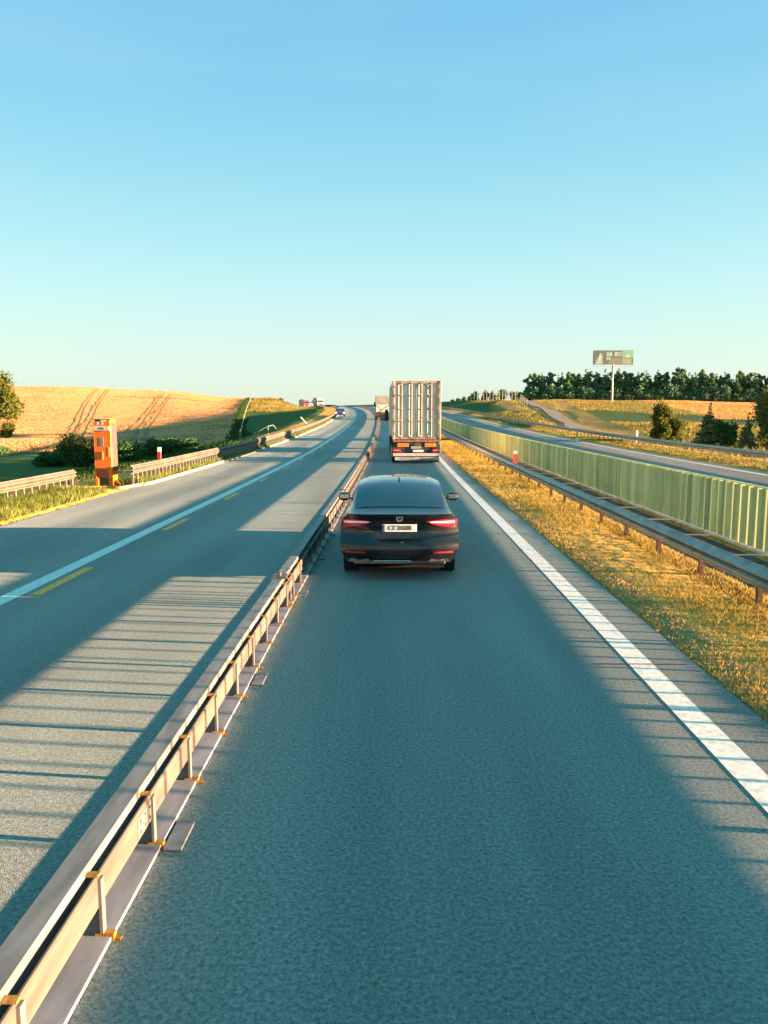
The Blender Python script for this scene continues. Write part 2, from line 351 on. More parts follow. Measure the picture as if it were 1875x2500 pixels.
# wheat tramlines (pairs of wheel tracks through the crop) as bearings at distances
def bear(x): return (x-966)/1878
TRAM = [[(250, 300), (224, 238), (205, 205), (183, 160), (160, 125)], [(277, 300), (262, 255), (240, 215), (212, 168), (193, 128)],
        [(412, 285), (392, 240), (358, 190), (335, 160), (322, 120)], [(430, 285), (414, 240), (384, 190), (360, 160), (347, 120)]]
TR = [(np.array([d for _, d in reversed(t)], float), np.array([bear(x)*d for x, d in reversed(t)], float)) for t in TRAM]
def zone(O, S, X, Y, Z):
    u = X/np.maximum(Y, 1)
    left = O < -8; right = O > 18
    ub = np.interp(Y, [90, 100, 280, 320, 1000], [-.203, -.205, -.188, -.188, -.188])
    wheat = np.where(left, sstep(-(u-ub)*Y, -.6, .6)*sstep(Y+u*10, 80, 86), 0)
    far_w = np.where(left & (Y > 420), 1, 0); wheat = np.maximum(wheat, 0*far_w)
    # stubble field on the right in front of the wood
    rw = np.where(right, sstep(Y, 128+120*(1-sstep(u, .28, .42)), 134+120*(1-sstep(u, .28, .42)))*sstep(u, .27, .29)*(1-sstep(Y, 262, 266)), 0)
    wheat = np.maximum(wheat, rw)
    track = np.zeros_like(wheat)
    for D, xs in []:
        d = np.abs(X-np.interp(Y, D, xs)); track = np.maximum(track, np.where(left & (Y > D[0]) & (Y < D[-1]), (1-sstep(d, .55, 1.1)), 0))
    # dusty haul tracks on the right slope
    for (x0, y0, x1, y1, w) in ((24.5, 78, 47, 225, 2.6), (23.3, 92, 38, 200, 1.8), (25, 150, 30, 225, 2.5)):
        t = np.clip((Y-y0)/(y1-y0), 0, 1); d = np.abs(X-(x0+(x1-x0)*t)); track = np.maximum(track, np.where(right & (Y > y0) & (Y < y1), (1-sstep(d, w*.6, w))*.52, 0))
    dry_lit = np.where((O > 4) & (O < 7), 1.0, .8); track = np.where((O > 4.6) & (O < 5.05), .95, track)
    dry_lit = np.where(left & (O < -11), np.where(Y < 110, .30, np.where(Z > zr(S)+1.0, .72, .33)), dry_lit)
    dry_lit = np.where(left & (O < -11) & (Y >= 110), .1+.85*sstep(Z-np.interp(-X/Y, [.1, .16, .2], [3.9, 3.0, 3.1]), -.35, .35), dry_lit)  # sunlit yellow top and shaded green foot of the left bank painted in
    dry_lit = np.where(right & (O > 21), .66, dry_lit)
    for (cx, cy, rx, ry, v) in ((38, 140, 9, 26, .05), (19, 190, 8, 30, .05), (52, 120, 7, 25, .25), (22, 260, 9, 30, .1)):
        d = ((X-cx)/rx)**2+((Y-cy)/ry)**2; dry_lit = np.where(right & (O > 21), dry_lit*sstep(d, .6, 1.2)+v*(1-sstep(d, .6, 1.2)), dry_lit)
    return np.stack([wheat, track, dry_lit, np.ones_like(wheat)], -1).astype(np.float32)

rows = [-3000, -1500, -800, -400, -200, -120, -80, -60]+list(np.arange(-40, 60, 2.5))+list(np.arange(60, 340, 1.5))+list(np.arange(340, 520, 5))+list(np.arange(520, 1000, 30))+[1100, 1300, 1600, 2000, 2600, 3400]
def spaced(a, b, s0, g):
    out = [a]; d = s0; sg = 1 if b > a else -1
    while sg*(b-out[-1]) > d: out.append(out[-1]+sg*d); d *= g
    out.append(b); return out
lo = spaced(-8.0, -150, .7, 1.012)[1:]; lo += spaced(-150, -2500, 6, 1.3)[1:]
ro = spaced(20.0, 170, .7, 1.013)[1:]; ro += spaced(170, 2500, 6, 1.3)[1:]
offs = list(reversed(lo))+[-8.0, -7.6, -7.3, -4, 0, 3, 4.7, 4.95, 5.6, 6.4, 6.9, 7.4, 8.2, 8.34, 8.36, 9.4, 10.4, 14, 17.7, 18.4, 19.2, 20.0]+ro
def zcorr(O, S, X, Y, Z):
    road = ((O > -7.45) & (O < 4.8)) | ((O > 10.45) & (O < 18.0))
    nz_ = np.array([mnoise.noise(Vector((x*.9, y*.9, 0))) for x, y in zip(X.ravel(), Y.ravel())]).reshape(X.shape)
    big = np.array([mnoise.noise(Vector((x*.18, y*.18, 5))) for x, y in zip(X.ravel(), Y.ravel())]).reshape(X.shape)
    Z = Z+np.where(road, -.06, nz_*.02+.015)
    Z = Z+np.where((O < -12) | (O > 23), big*.12, 0)
    Z = Z-np.where((O > 6.85) & (O < 8.35), .34, 0)                   # drain between guardrail and louvre screen
    return Z
terrain = off_grid_mesh(offs, rows, 'terrain', M_GROUND, attr=zone, zfun=zcorr)

# ------------------------------------------------------------------ roads and markings
def ribbon(name, o0, o1, s0, s1, z, m, n=1, kind='structure', near=1.5, far=4):
    b = MB(); ss = steps(s0, s1, near, far); oo = [o0+(o1-o0)*k/n for k in range(n+1)]
    vs = [P(o, t, z) for t in ss for o in oo]; k = n+1
    b.add(vs, [(i*k+j, i*k+j+1, (i+1)*k+j+1, (i+1)*k+j) for i in range(len(ss)-1) for j in range(n)])
    return tag(b.build(name, m, smooth='all', fix=False), kind=kind)
ribbon('road', -7.45, 4.78, -300, 560, 0, A_ROAD, 6)
ribbon('opposite_road', 10.45, 17.95, -300, 560, 0, A_FAR, 4)
ribbon('lay_by_pavement', -9.0, -7.452, 22.5, 28.6, .006, M_CONC, 2)
ribbon('edge_line', 4.08, 4.33, -5, 500, .0035, M_PAINT)
ribbon('edge_line', -3.94, -3.68, -5, 500, .0035, M_PAINT)
ribbon('opposite_edge_line', 10.95, 11.15, -5, 500, .0035, M_PAINT)
ribbon('opposite_edge_line', 17.2, 17.4, -5, 500, .0035, M_PAINT)
k = 4.5
ydash = MB()
while k < 70:
    vs = [P(-3.57, k, .0035), P(-3.41, k, .0035), P(-3.41, k+2, .0035), P(-3.57, k+2, .0035)]; ydash.add(vs, [(0, 1, 2, 3)]); k += 6.2
tag(ydash.build('yellow_lane_dashes', M_YPAINT, fix=False), kind='structure')
jn = MB()
for s_, o0, o1 in ((7.72, 3.7, 4.78), (112, -7.3, 4.7), (31, -7.3, -1), (60, -3, 4.7)):
    jn.add([P(o0, s_, .0045+(.004 if o1 > 4 else 0)), P(o1, s_, .0085), P(o1, s_+.012+s_*.001, .0085), P(o0, s_+.012+s_*.001, .0045+(.004 if o1 > 4 else 0))], [(0, 1, 2, 3)])
tag(jn.build('road_joint_seals', M_TARS, fix=False), kind='structure')
dr = MB(); dr.sweep([(6.9, -.06), (7.4, -.14), (8.33, -.06), (8.33, -.2), (6.9, -.2)], steps(1, 240)); tag(dr.build('drainage_channel', M_DRAIN), kind='structure')
kb = MB(); kb.sweep([(-7.42, -.05), (-7.42, .10), (-7.30, .10), (-7.27, -.05)], steps(28.4, 330)); tag(kb.build('kerb', M_CURB), kind='structure')
kb = MB(); kb.add([P(-7.42, 28.4, -.03), P(-7.27, 28.4, -.03), P(-7.27, 28.4, .10), P(-7.42, 28.4, .10), P(-7.95, 26.2, -.03), P(-7.8, 26.2, -.03), P(-7.8, 26.2, .08), P(-7.95, 26.2, .08)],
       [(0, 1, 2, 3), (4, 5, 6, 7), (0, 1, 5, 4), (1, 2, 6, 5), (2, 3, 7, 6), (3, 0, 4, 7)]); tag(kb.build('kerb', M_CURB), kind='structure')

# ------------------------------------------------------------------ guardrails
def w_prof(off, z0, face, h=.31):
    """W-beam section, two bulges toward the road (face = -1: towards smaller off)"""
    d = .08*face; t = .006*-face
    y = [0, .03, .085, .12, .155, .19, .225, .28, .31]; x = [0, .0, 1, 1, .1, 1, 1, .0, 0]
    fr = [(off+d*a*(1 if 0 < i < 8 else 1), z0+b*h/.31) for i, (a, b) in enumerate(zip(x, y))]
    return fr+[(a+t, b) for a, b in reversed(fr)]
def guardrail(label, off, z0, face, s0, s1, sp, mrail, mpost, detail=100, ph=None, post_w=.06, extra=None, post_mat2=None):
    o = thing('guardrail', label, 'guardrail')
    b = MB(); b.sweep(w_prof(off, z0, face), steps(s0, s1, 1, 3)); b.build('beam', mrail, o, smooth=40)
    n = 0; s = s0+.25; rest = MB()
    def post(b, s, wide=1):
        c = P(off-face*.035, s, 0); a = heading(s); q = Matrix.Rotation(a, 3, 'Z')
        def bx(x0, x1, y0, y1, za, zb):
            vs, fs = MB().box(x0, x1, y0, y1, za, zb).v, MB().box(0, 1, 0, 1, 0, 1).f
            b.add([q@Vector(v)+c for v in vs], fs)
        zt = z0+.30; w = post_w
        bx(-.035, .035, -w/2, -w/2+.01, -.2, zt); bx(-.035, -.025, -w/2+.01, w/2, -.2, zt); bx(.025, .035, -w/2+.01, w/2, -.2, zt)
    while s < s1:
        if n < detail:
            b = MB(); post(b, s); b.build('post', mpost, o)
        else: post(rest, s)
        n += 1; s += sp if n < detail else sp*(2 if sp < 1 else 1)
    if rest.v: tag(rest.build('far_posts', mpost, o), kind='stuff')
    if extra: extra(o)
    return o
def spacers(o):
    b0 = None
    for k in range(40):
        s = 3.5+2.0*k; b = MB(); a = heading(s); q = Matrix.Rotation(a, 3, 'Z'); c = P(6.72, s, .455)
        m2 = MB().box(0, .62, -.05, .05, 0, .012); b.add([q@Vector(v)+c for v in m2.v], m2.f); b.build('tie_plate', M_GALV, o)
    b = MB(); b.sweep([(7.34, .415), (7.34, .454), (7.40, .454), (7.40, .415)], steps(1, 200)); b.build('rear_rail', M_GALV2, o)
gr = guardrail('grey corrugated guardrail on rusty posts in the golden verge beside the green louvre screen', 6.55, .25, -1, 2, 260, 2.0, M_GALV2, M_RUST, extra=spacers)
def refl(o):
    b = MB(); c = P(-7.6+.09, 27.3, .64); b.tube(c-Vector((0, 0, .0)), c+Vector((.02, 0, 0)), .035, 10); b.build('reflector', mat('red_reflector', (.5, .03, .02), .4), o)
guardrail('long sunlit guardrail on closely set posts starting right of the orange phone box', -7.62, .46, 1, 26.9, 330, .5, M_RAIL, M_GALV, extra=refl)
guardrail('sunlit guardrail section that ends just left of the orange phone box', -9.42, .36, 1, 8, 26.4, .5, M_RAIL, M_GALV)
guardrail('grey guardrail along the far edge of the opposite carriageway in front of the trees', 20.0, .40, -1, 20, 330, 1.3, M_GALV2, M_GALV)

# ------------------------------------------------------------------ steel lane barrier down the middle
def barrier(s0, s1, label, idx):
    o = thing('lane_barrier', label, 'road barrier', group='sections of the steel lane barrier')
    ss = steps(s0+.02, s1-.02, 1.0, 3)
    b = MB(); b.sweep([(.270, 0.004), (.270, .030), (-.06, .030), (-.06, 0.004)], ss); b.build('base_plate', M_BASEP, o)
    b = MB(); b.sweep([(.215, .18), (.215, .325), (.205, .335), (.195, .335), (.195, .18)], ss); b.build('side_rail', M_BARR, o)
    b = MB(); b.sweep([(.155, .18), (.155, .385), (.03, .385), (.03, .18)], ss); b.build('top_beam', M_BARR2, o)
    ps = []
    s = s0+.42
    while s < s1-.2: ps.append(s); s += .81
    # denser brackets near the joint
    if idx < 4: ps += [s0+.12, s1-.13]
    rest = MB(); rcl = MB()
    for s in ps:
        b = MB() if idx < 4 else rest; a = heading(s); q = Matrix.Rotation(a, 3, 'Z'); c = P(.0, s, 0)
        def bx(bb, *A):
            t = MB().box(*A); bb.add([q@Vector(v)+c for v in t.v], t.f)
        bx(b, .2155, .232, -.021, .021, .0305, .325); bx(b, .10, .2155, -.012, .0, .0305, .20)
        if idx < 4: p = b.build('post', M_GALV, o)
        cl = MB() if idx < 4 else rcl
        bx(cl, .19, .283, -.024, .014, .0305, .042); bx(cl, .271, .283, -.024, .014, .004, .0304); bx(cl, .2835, .315, -.018, .012, .004, .016)
        if idx < 4: cl.build('foot_clamp', M_ORCL, p); cl = MB()
        bx(cl, .158, .218, -.018, .018, .336, .346)
        if idx < 4: cl.build('top_clamp', M_ORCL, p)
    if idx >= 4:
        if rest.v: tag(rest.build('posts', M_GALV, o), kind='stuff'); tag(rcl.build('clamps', M_ORCL, o), kind='stuff')
    if idx < 4:      # bolted splice plates where the rail lengths meet
        for k in range(3):
            c = P(0, s0+2.0+4*k, 0); q = Matrix.Rotation(heading(s0+2+4*k), 3, 'Z'); b = MB()
            for A in ((.2152, .2185, -.16, .16, .195, .312),):
                t = MB().box(*A); b.add([q@Vector(v)+c for v in t.v], t.f)
            for yy in (-.12, -.04, .04, .12):
                for zz in (.22, .285):
                    p0 = q@Vector((.2186, yy, zz))+c; b.tube(p0, p0+Vector((.008, 0, 0)), .009, 6)
            b.build('splice_plate', M_GALV, o)
    # joint hinge
    b = MB(); c = P(0, s1, 0); q = Matrix.Rotation(heading(s1), 3, 'Z')
    for A in ((.0, .20, -.16, .16, .386, .398), (.216, .236, -.2, .2, .20, .32), (.05, .2, -.02, .02, .0305, .2)):
        t = MB().box(*A); b.add([q@Vector(v)+c for v in t.v], t.f)
    b.tube(c+Vector((.1, 0, .398)), c+Vector((.1, 0, .45)), .02, 8); b.build('joint_hinge', M_BARR, o)
    # rubber-footed outrigger plates lying on the road
    s = s0+.6
    n = 0
    while s < s1-.4 and idx < 4:
        b = MB(); c = P(0, s, 0); q = Matrix.Rotation(heading(s), 3, 'Z'); t = MB().bbox(.287, .40, -.16, .16, .004, .022, .004)
        b.add([q@Vector(v)+c for v in t.v], t.f); b.build('foot_plate', mat('dull_foot_plate', (.15, .17, .19), .75, nscale=9, var=.2), o); s += 2.8; n += 1
    return o
names = ['nearest section of the steel lane barrier, running out of the bottom left of the picture', 'second section of the steel lane barrier, beside the black car',
         'third section of the steel lane barrier, between the black car and the container truck', 'fourth section of the steel lane barrier, beside the container truck']
s = -1.8; i = 0
while s < 330:
    L = 12 if s < 60 else 24 if s < 150 else 60
    nm = names[i] if i < 4 else 'section of the steel lane barrier %s' % (['just past the back of the container truck', 'where the lane begins to bend left', 'left of the car transporter', 'on the bend beyond the car transporter', 'climbing towards the crest of the road', 'at the far crest of the road', 'past the crest'][min(i-4, 6)])
    barrier(s, s+L, nm, i); s += L; i += 1

# ------------------------------------------------------------------ green louvre screen in the median
scr = thing('glare_screen', 'long green louvred screen in the median between the two carriageways', 'screen')
b = MB(); b.sweep([(8.36, .0), (8.36, .075), (8.46, .075), (8.46, .0)], steps(3, 230)); b.build('bottom_rail', M_LOUV, scr)
b = MB(); b.sweep([(8.37, 1.22), (8.37, 1.25), (8.45, 1.25), (8.45, 1.22)], steps(3, 230)); b.build('top_rail', M_LOUV, scr)
def blade(b, s):
    c = P(8.41, s, 0); q = Matrix.Rotation(heading(s)-R(6), 3, 'Z'); n = 6; vs = []
    for side in (0, .006):
        for k in range(n+1):
            t = k/n*2-1; x = t*.105; y = -.035*(1-t*t)+side
            vs.append(q@Vector((x, y, .076))+c); vs.append(q@Vector((x, y, 1.219))+c)
    m = 2*(n+1); fs = [(2*k, 2*k+2, 2*k+3, 2*k+1) for k in range(n)]+[(m+2*k+1, m+2*k+3, m+2*k+2, m+2*k) for k in range(n)]
    fs += [(0, 1, m+1, m), (2*n+1, 2*n, m+2*n, m+2*n+1)]
    b.add(vs, fs)
rest = MB(); n = 0; s = 12.0
near_s = []
while s < 228:
    if n < 100: b = MB(); blade(b, s); b.build('blade', M_LOUV, scr, smooth='all', fix=False)
    else: blade(rest, s)
    n += 1; s += .345
s = 11.655
while s > 3.2: blade(rest, s); s -= .345
tag(rest.build('further_blades', M_LOUV, scr, smooth='all', fix=False), kind='stuff')

# ------------------------------------------------------------------ grass blades on the verges
def mesh_np(name, v, f, m, parent=None, kind=None, smooth=False):
    me = bpy.data.meshes.new(name); me.vertices.add(len(v)); me.vertices.foreach_set('co', np.asarray(v, np.float32).ravel())
    k = f.shape[1]; me.loops.add(f.size); me.loops.foreach_set('vertex_index', f.astype(np.int32).ravel())
    me.polygons.add(len(f)); me.polygons.foreach_set('loop_start', np.arange(0, f.size, k, dtype=np.int32))
    me.update(calc_edges=True); me.validate(); me.materials.append(m)
    if smooth: me.polygons.foreach_set('use_smooth', [True]*len(f))
    o = bpy.data.objects.new(name, me); COL.objects.link(o)
    if parent: o.parent = parent
    return tag(o, kind=kind) if kind else o
M_GDRY = leaf_mat('dry_grass', (.50, .36, .115), (.40, .30, .095), .9)
M_GGRN = leaf_mat('green_grass', (.32, .25, .05), (.22, .20, .045), .8)
M_GLUSH = leaf_mat('dark_green_grass', (.03, .07, .02), (.05, .09, .025), .8)
M_MEAD2 = leaf_mat('median_grass', (.28, .22, .06), (.17, .165, .05), .3)
def grass(name, o0, o1, s0, s1, n, m, h=.10, w=.012, bare=.0, seed=1):
    r = np.random.default_rng(seed)
    # density falls off with distance, blades grow a little broader to keep cover
    t = r.random(n*2); s = s0*(s1/s0)**(t**1.1); o = o0+(o1-o0)*r.random(n*2)
    pn = np.array([mnoise.noise(Vector((a*1.1, b*.5, 1.3)))+.5*mnoise.noise(Vector((a*4, b*2, 7))) for a, b in zip(o, s)])
    keep = (pn > -.28+bare)|(r.random(n*2) < .25); o, s, pn = o[keep][:n], s[keep][:n], pn[keep][:n]; k = len(o)
    X, Y, Z = H(o, s); Z = Z
    sc = np.clip(s/18, .8, 4); hh = h*np.clip((o-o0)*(2.2 if name == 'verge_grass' else 9)+.5, .5, 1)*(.5+r.random(k)+.8*np.clip(pn+.1, 0, 1))*np.clip(sc, .8, 1.5); ww = w*sc*(.7+.6*r.random(k))
    a = r.random(k)*6.283; ln = (r.random(k)*.9+.15)*hh; b = r.random(k)*6.283
    base = np.stack([X, Y, Z-.01], -1); side = np.stack([np.cos(a)*ww, np.sin(a)*ww, 0*a], -1)
    tip = base+np.stack([np.cos(b)*ln, np.sin(b)*ln, hh], -1)
    v = np.stack([base-side, base+side, tip], 1).reshape(-1, 3); f = np.arange(3*k).reshape(-1, 3)
    return mesh_np(name, v, f, m, kind='stuff')
grass('verge_grass', 4.80, 6.95, 4, 130, 115000, M_GDRY, .045, .009, bare=-.3, seed=2)
grass('verge_grass', 5.3, 6.95, 4, 60, 18000, M_GGRN, .07, .010, bare=.2, seed=3)
grass('screen_grass', 8.34, 8.9, 7, 60, 9000, M_GGRN, .10, .012, seed=4)
M_ROADG = leaf_mat('roadside_green_grass', (.20, .23, .055), (.13, .165, .045), .6)
grass('roadside_grass', -10.4, -7.75, 15, 25, 22000, M_ROADG, .16, .014, seed=5)
grass('roadside_grass', -8.6, -7.44, 27.6, 150, 26000, M_ROADG, .13, .012, seed=6)
grass('far_verge_grass', 18.5, 21.5, 28, 160, 24000, M_MEAD2, .06, .016, seed=7)
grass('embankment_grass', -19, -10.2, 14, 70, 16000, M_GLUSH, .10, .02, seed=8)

M_TRAM = mat('trodden_wheat', (.15, .12, .035), .95, nscale=2, var=.2)
for D, xs in TR:
    b = MB(); ys = np.arange(D[0], D[-1]-18, 1.2); vs = []
    for y in ys:
        x = float(np.interp(y, D, xs)); w = .30*(1-.55*max(0, (y-D[0])/(D[-1]-D[0]))) if y > D[0]+2 else .1
        for dx in (-w, w): vs.append((x+dx, y, ground_z(x+dx, y)+.16))
    b.add(vs, [(2*k, 2*k+1, 2*k+3, 2*k+2) for k in range(len(ys)-1)]); tag(b.build('tractor_track', M_TRAM, fix=False), kind='structure')
def meadow(name, n, m, ufn, d0, d1, h, w, seed, okf):
    r_ = np.random.default_rng(seed); D = d0+(d1-d0)*r_.random(n)**.9; u = ufn[0]+(ufn[1]-ufn[0])*r_.random(n); X = u*D
    # road-frame coordinates for the height function
    S = D.copy()
    for _ in range(3):
        e = .5; mm = (xref(S+e)-xref(S-e))/(2*e); q = np.sqrt(1+mm*mm); O = (X-xref(S))*q; S = D+O*mm/q
    O = (X-xref(S))*q; Z = H(O, S)[2]; zc = zone(O, S, X, D, Z); keep = okf(O, S, X, D, Z, zc, r_); X, D, Z = X[keep], D[keep], Z[keep]; k = len(X)
    pn = np.array([mnoise.noise(Vector((a*.12, c*.05, 2.3))) for a, c in zip(X, D)])
    hh = h*(.4+.9*r_.random(k))*(1+.8*pn); ww = w*(.6+.8*r_.random(k)); a = r_.random(k)*6.283; b_ = r_.random(k)*6.283; ln = hh*.6*r_.random(k)
    base = np.stack([X, D, Z-.08], -1); side = np.stack([np.cos(a)*ww, np.sin(a)*ww, 0*a], -1); tip = base+np.stack([np.cos(b_)*ln, np.sin(b_)*ln, hh+.08], -1)
    return mesh_np(name, np.stack([base-side, base+side, tip], 1).reshape(-1, 3), np.arange(3*k).reshape(-1, 3), m, kind='stuff')
M_MEAD = leaf_mat('meadow_grass', (.24, .19, .055), (.14, .145, .05), .09)
M_STUB = leaf_mat('stubble', (.46, .27, .09), (.36, .22, .07), .1)
M_WHT = leaf_mat('wheat_ears', (.36, .19, .085), (.31, .165, .07), .06, 0)
meadow('meadow_grass', 90000, M_MEAD, (.03, .56), 55, 262, .30, .10, 21, lambda O, S, X, Y, Z, zc, r_: (O > 21.5) & (zc[..., 0] < .5) & (zc[..., 1] < .4) & (zc[..., 2] > .3+.2*r_.random(len(O))) & (np.abs(X-(23.8+(Y-97)*.114)) > 2.6))
meadow('stubble_field', 40000, M_STUB, (.26, .56), 120, 262, .22, .09, 22, lambda O, S, X, Y, Z, zc, r_: (O > 21.5) & (zc[..., 0] > .5) & (zc[..., 1] < .4))
meadow('bank_grass', 45000, M_MEAD, (-.2, -.07), 120, 330, .30, .12, 23, lambda O, S, X, Y, Z, zc, r_: (O < -11.5) & (zc[..., 0] < .3) & (zc[..., 2] > .5))
meadow('wheat_stalks', 70000, M_WHT, (-.62, -.19), 86, 310, .12, .16, 24, lambda O, S, X, Y, Z, zc, r_: (O < -11.5) & (zc[..., 0] > .5))

# ------------------------------------------------------------------ trees and shrubs
M_BARK = mat('bark', (.10, .075, .05), .9, nscale=6, var=.3, bump=.6, bscale=20)
M_PBARK = mat('pine_bark', (.17, .10, .06), .9, nscale=4, var=.3)
def crown(name, lobes, n, size, m, parent, seed, fill=.35, flat=0):
    r = np.random.default_rng(seed); L = np.array(lobes, float); wv = L[:, 3]*L[:, 4]*L[:, 5]; wv = wv**.8; idx = r.choice(len(L), n, p=wv/wv.sum())
    d = r.normal(size=(n, 3)); d /= np.linalg.norm(d, axis=1, keepdims=True)
    rad = (fill+(1-fill)*r.random(n)**.45)*(1+.16*r.normal(size=n))
    c = L[idx, :3]+d*rad[:, None]*L[idx, 3:6]
    a = r.normal(size=(n, 3)); a[:, 2] *= (1-flat); a /= np.linalg.norm(a, axis=1, keepdims=True)
    b = np.cross(a, r.normal(size=(n, 3))); b /= np.linalg.norm(b, axis=1, keepdims=True)
    s = size*(.45+.9*r.random(n))[:, None]; p = .6+.6*r.random((n, 1))
    v = np.stack([c-a*s, c-b*s*p*.6, c+a*s*.9, c+b*s*p*.7], 1).reshape(-1, 3); f = np.arange(4*n).reshape(-1, 4)
    return mesh_np(name, v, f, m, parent)
def trunk_mb(h, r0, lobes, seed, lean=0.0):
    r = random.Random(seed); b = MB(); p = Vector((0, 0, -.4)); n = 5; pts = []
    for k in range(n+1):
        t = k/n; pts.append((Vector((lean*t*h+r.uniform(-.03, .03)*h*t, r.uniform(-.03, .03)*h*t, -.3+t*(h+.3))), r0*(1-.75*t)))
    for (p0, a), (p1, c) in zip(pts, pts[1:]): b.tube(p0, p1, a, 7, c)
    for L in lobes:
        t = min(.9, max(.25, (L[2]-L[5])/max(h, .1))); k = min(n-1, int(t*n)); p0 = pts[k][0]
        b.tube(p0, Vector(L[:3]), r0*.35, 5, r0*.08)
    return b
M_FOL = {
 'pine': leaf_mat('pine_needles', (.08, .17, .11), (.12, .20, .11), .25, .15),
 'pine2': leaf_mat('pine_needles_light', (.12, .20, .11), (.16, .23, .10), .25, .15),
 'spruce': leaf_mat('spruce_needles', (.07, .12, .06), (.10, .15, .06), .6, .15),
 'leaf': leaf_mat('broad_leaves', (.07, .10, .025), (.11, .13, .03), .5, .4),
 'willow': leaf_mat('willow_leaves', (.11, .14, .05), (.15, .17, .05), .5, .4),
 'shrub': leaf_mat('shrub_leaves', (.05, .12, .045), (.08, .15, .045), .9, .3),
 'shruby': leaf_mat('shrub_leaves_light', (.06, .09, .03), (.09, .11, .03), .9, .3)}
def blob_lobes(h, r, n, seed, base=.3, squash=1.0):
    q = random.Random(seed); out = [(0, 0, h*(base+1)/2, r*.7, r*.7, h*(1-base)*.42*squash)]
    for k in range(n):
        a = 6.283*k/n+q.uniform(-.4, .4); z = h*(base+(1-base)*q.uniform(.12, .85)); rr = r*(.62-.3*abs(z/h-.55))
        s = r*q.uniform(.26, .46); out.append((math.cos(a)*rr, math.sin(a)*rr, z, s, s, s*q.uniform(.8, 1.2)))
    return out
def tree(name, label, x, y, h, r, kind='leaf', n=2500, size=.22, seed=1, lobes=9, base=.22, group=None, cat='tree', z=None, bark=M_BARK):
    z = ground_z(x, y)-.05 if z is None else z
    t = thing(name, label, cat, (x, y, z), 0, group)
    L = blob_lobes(h, r, lobes, seed, base)
    trunk_mb(h*.8, max(.04, h*.018), L[1:], seed).build('trunk', bark, t, smooth='all')
    crown('crown', L, n, size, M_FOL[kind], t, seed)
    return t
def conifer_lobes(h, r, seed, base=.12, pine=False):
    q = random.Random(seed); out = []
    if pine:
        for k in range(20):
            z = h*(.12+.82*(k+.5)/20); rr = r*(1.05-.8*max(0, z/h-.5)*2*.6)*q.uniform(.1, .75); a = q.uniform(0, 6.28); s = r*q.uniform(.28, .5)*(1.15-.6*z/h)
            out.append((math.cos(a)*rr, math.sin(a)*rr, z, s, s, s*.6))
        out.append((0, 0, h*.95, r*.22, r*.22, h*.06)); return out
    nlay = 11
    for k in range(nlay):
        t = k/(nlay-1); z = h*(base+(1-base)*t*.96); rr = r*(1-t)**.9+.04*r
        for j in range(5 if t < .8 else 1):
            a = q.uniform(0, 6.28); d = rr*.55*(j > 0 or t < .8); s = rr*.5+.05*r
            out.append((math.cos(a)*d, math.sin(a)*d, z-rr*.15, s, s, h*.045))
    return out
def conifer(name, label, x, y, h, r, kind='spruce', n=1500, size=.3, seed=1, pine=False, group=None, proto_z=None):
    z = ground_z(x, y)-.05
    t = thing(name, label, 'tree', (x, y, z), 0, group); L = conifer_lobes(h, r, seed, pine=pine)
    trunk_mb(h*.96, h*.016, [], seed).build('trunk', M_PBARK if pine else M_BARK, t, smooth='all')
    crown('crown', L, n, size, M_FOL[kind], t, seed, fill=.1, flat=.3)
    return t
tree('broadleaf_tree', 'big round leafy tree at the far left edge beside the wheat hill', -93.5, 178, 10.6, 6.8, 'leaf', 10000, .36, 3, 16, .1)
tree('field_shrub', 'small dark shrub at the far left edge low on the wheat field', -68.9, 136, 2.9, 1.5, 'leaf', 2000, .18, 5, 8, .05, cat='shrub')
tree('leafy_shrub', 'yellow-green flowering shrub just left of the orange phone box', -22.6, 55, 2.0, 1.7, 'shruby', 5000, .11, 11, 14, .0, cat='shrub')
tree('leafy_shrub', 'low dark shrub at the left foot of the flowering shrub', -25.3, 56.5, .9, 1.4, 'shrub', 2500, .12, 12, 8, .0, cat='shrub')
tree('leafy_shrub', 'dense dark green shrub just right of the orange phone box', -19.6, 55.5, 1.35, 1.8, 'shrub', 4500, .12, 13, 12, .0, cat='shrub')
tree('leafy_shrub', 'dark green shrub behind the red and white marker post', -17.4, 57, 1.3, 1.6, 'shrub', 4000, .12, 14, 12, .0, cat='shrub')
tree('leafy_shrub', 'small shrub at the right end of the dark shrubs by the marker post', -15.6, 57.5, .8, 1.2, 'shrub', 2000, .10, 15, 8, .0, cat='shrub')
for k, (x, y, h) in enumerate([(-41, 78, .4), (-34.5, 82, .4)]):
    tree('ditch_shrub', 'low dark shrub in the shaded ditch at the foot of the wheat field', x, y, h, 2.2, 'shrub', 1500, .16, 30+k, 7, .0, cat='shrub', group='low shrubs in the ditch at the left')
tree('poplar_tree', 'slim upright green tree on the left of the trees behind the far guardrail', 24.2, 71, 4.3, 1.0, 'leaf', 5200, .12, 21, 12, .05)
tree('poplar_tree', 'shorter bushy tree touching the slim upright tree behind the far guardrail', 25.6, 71.5, 2.8, 1.0, 'leaf', 3600, .12, 22, 9, .0)
conifer('spruce_tree', 'broad pointed spruce midway along the far guardrail', 26.6, 66, 4.0, 1.35, 'spruce', 4200, .11, 23)
tree('leafy_shrub', 'rounded dark bush between the two spruces behind the far guardrail', 28.2, 66.5, 2.5, 1.25, 'shrub', 3600, .10, 24, 9, .0, cat='shrub')
conifer('spruce_tree', 'small dark spruce beside the big willow behind the far guardrail', 28.9, 64, 3.1, .85, 'spruce', 2600, .10, 25)
tree('willow_tree', 'big pale green willow cut off by the right edge of the picture', 32.4, 65, 6.4, 2.7, 'willow', 12000, .15, 26, 18, .0)
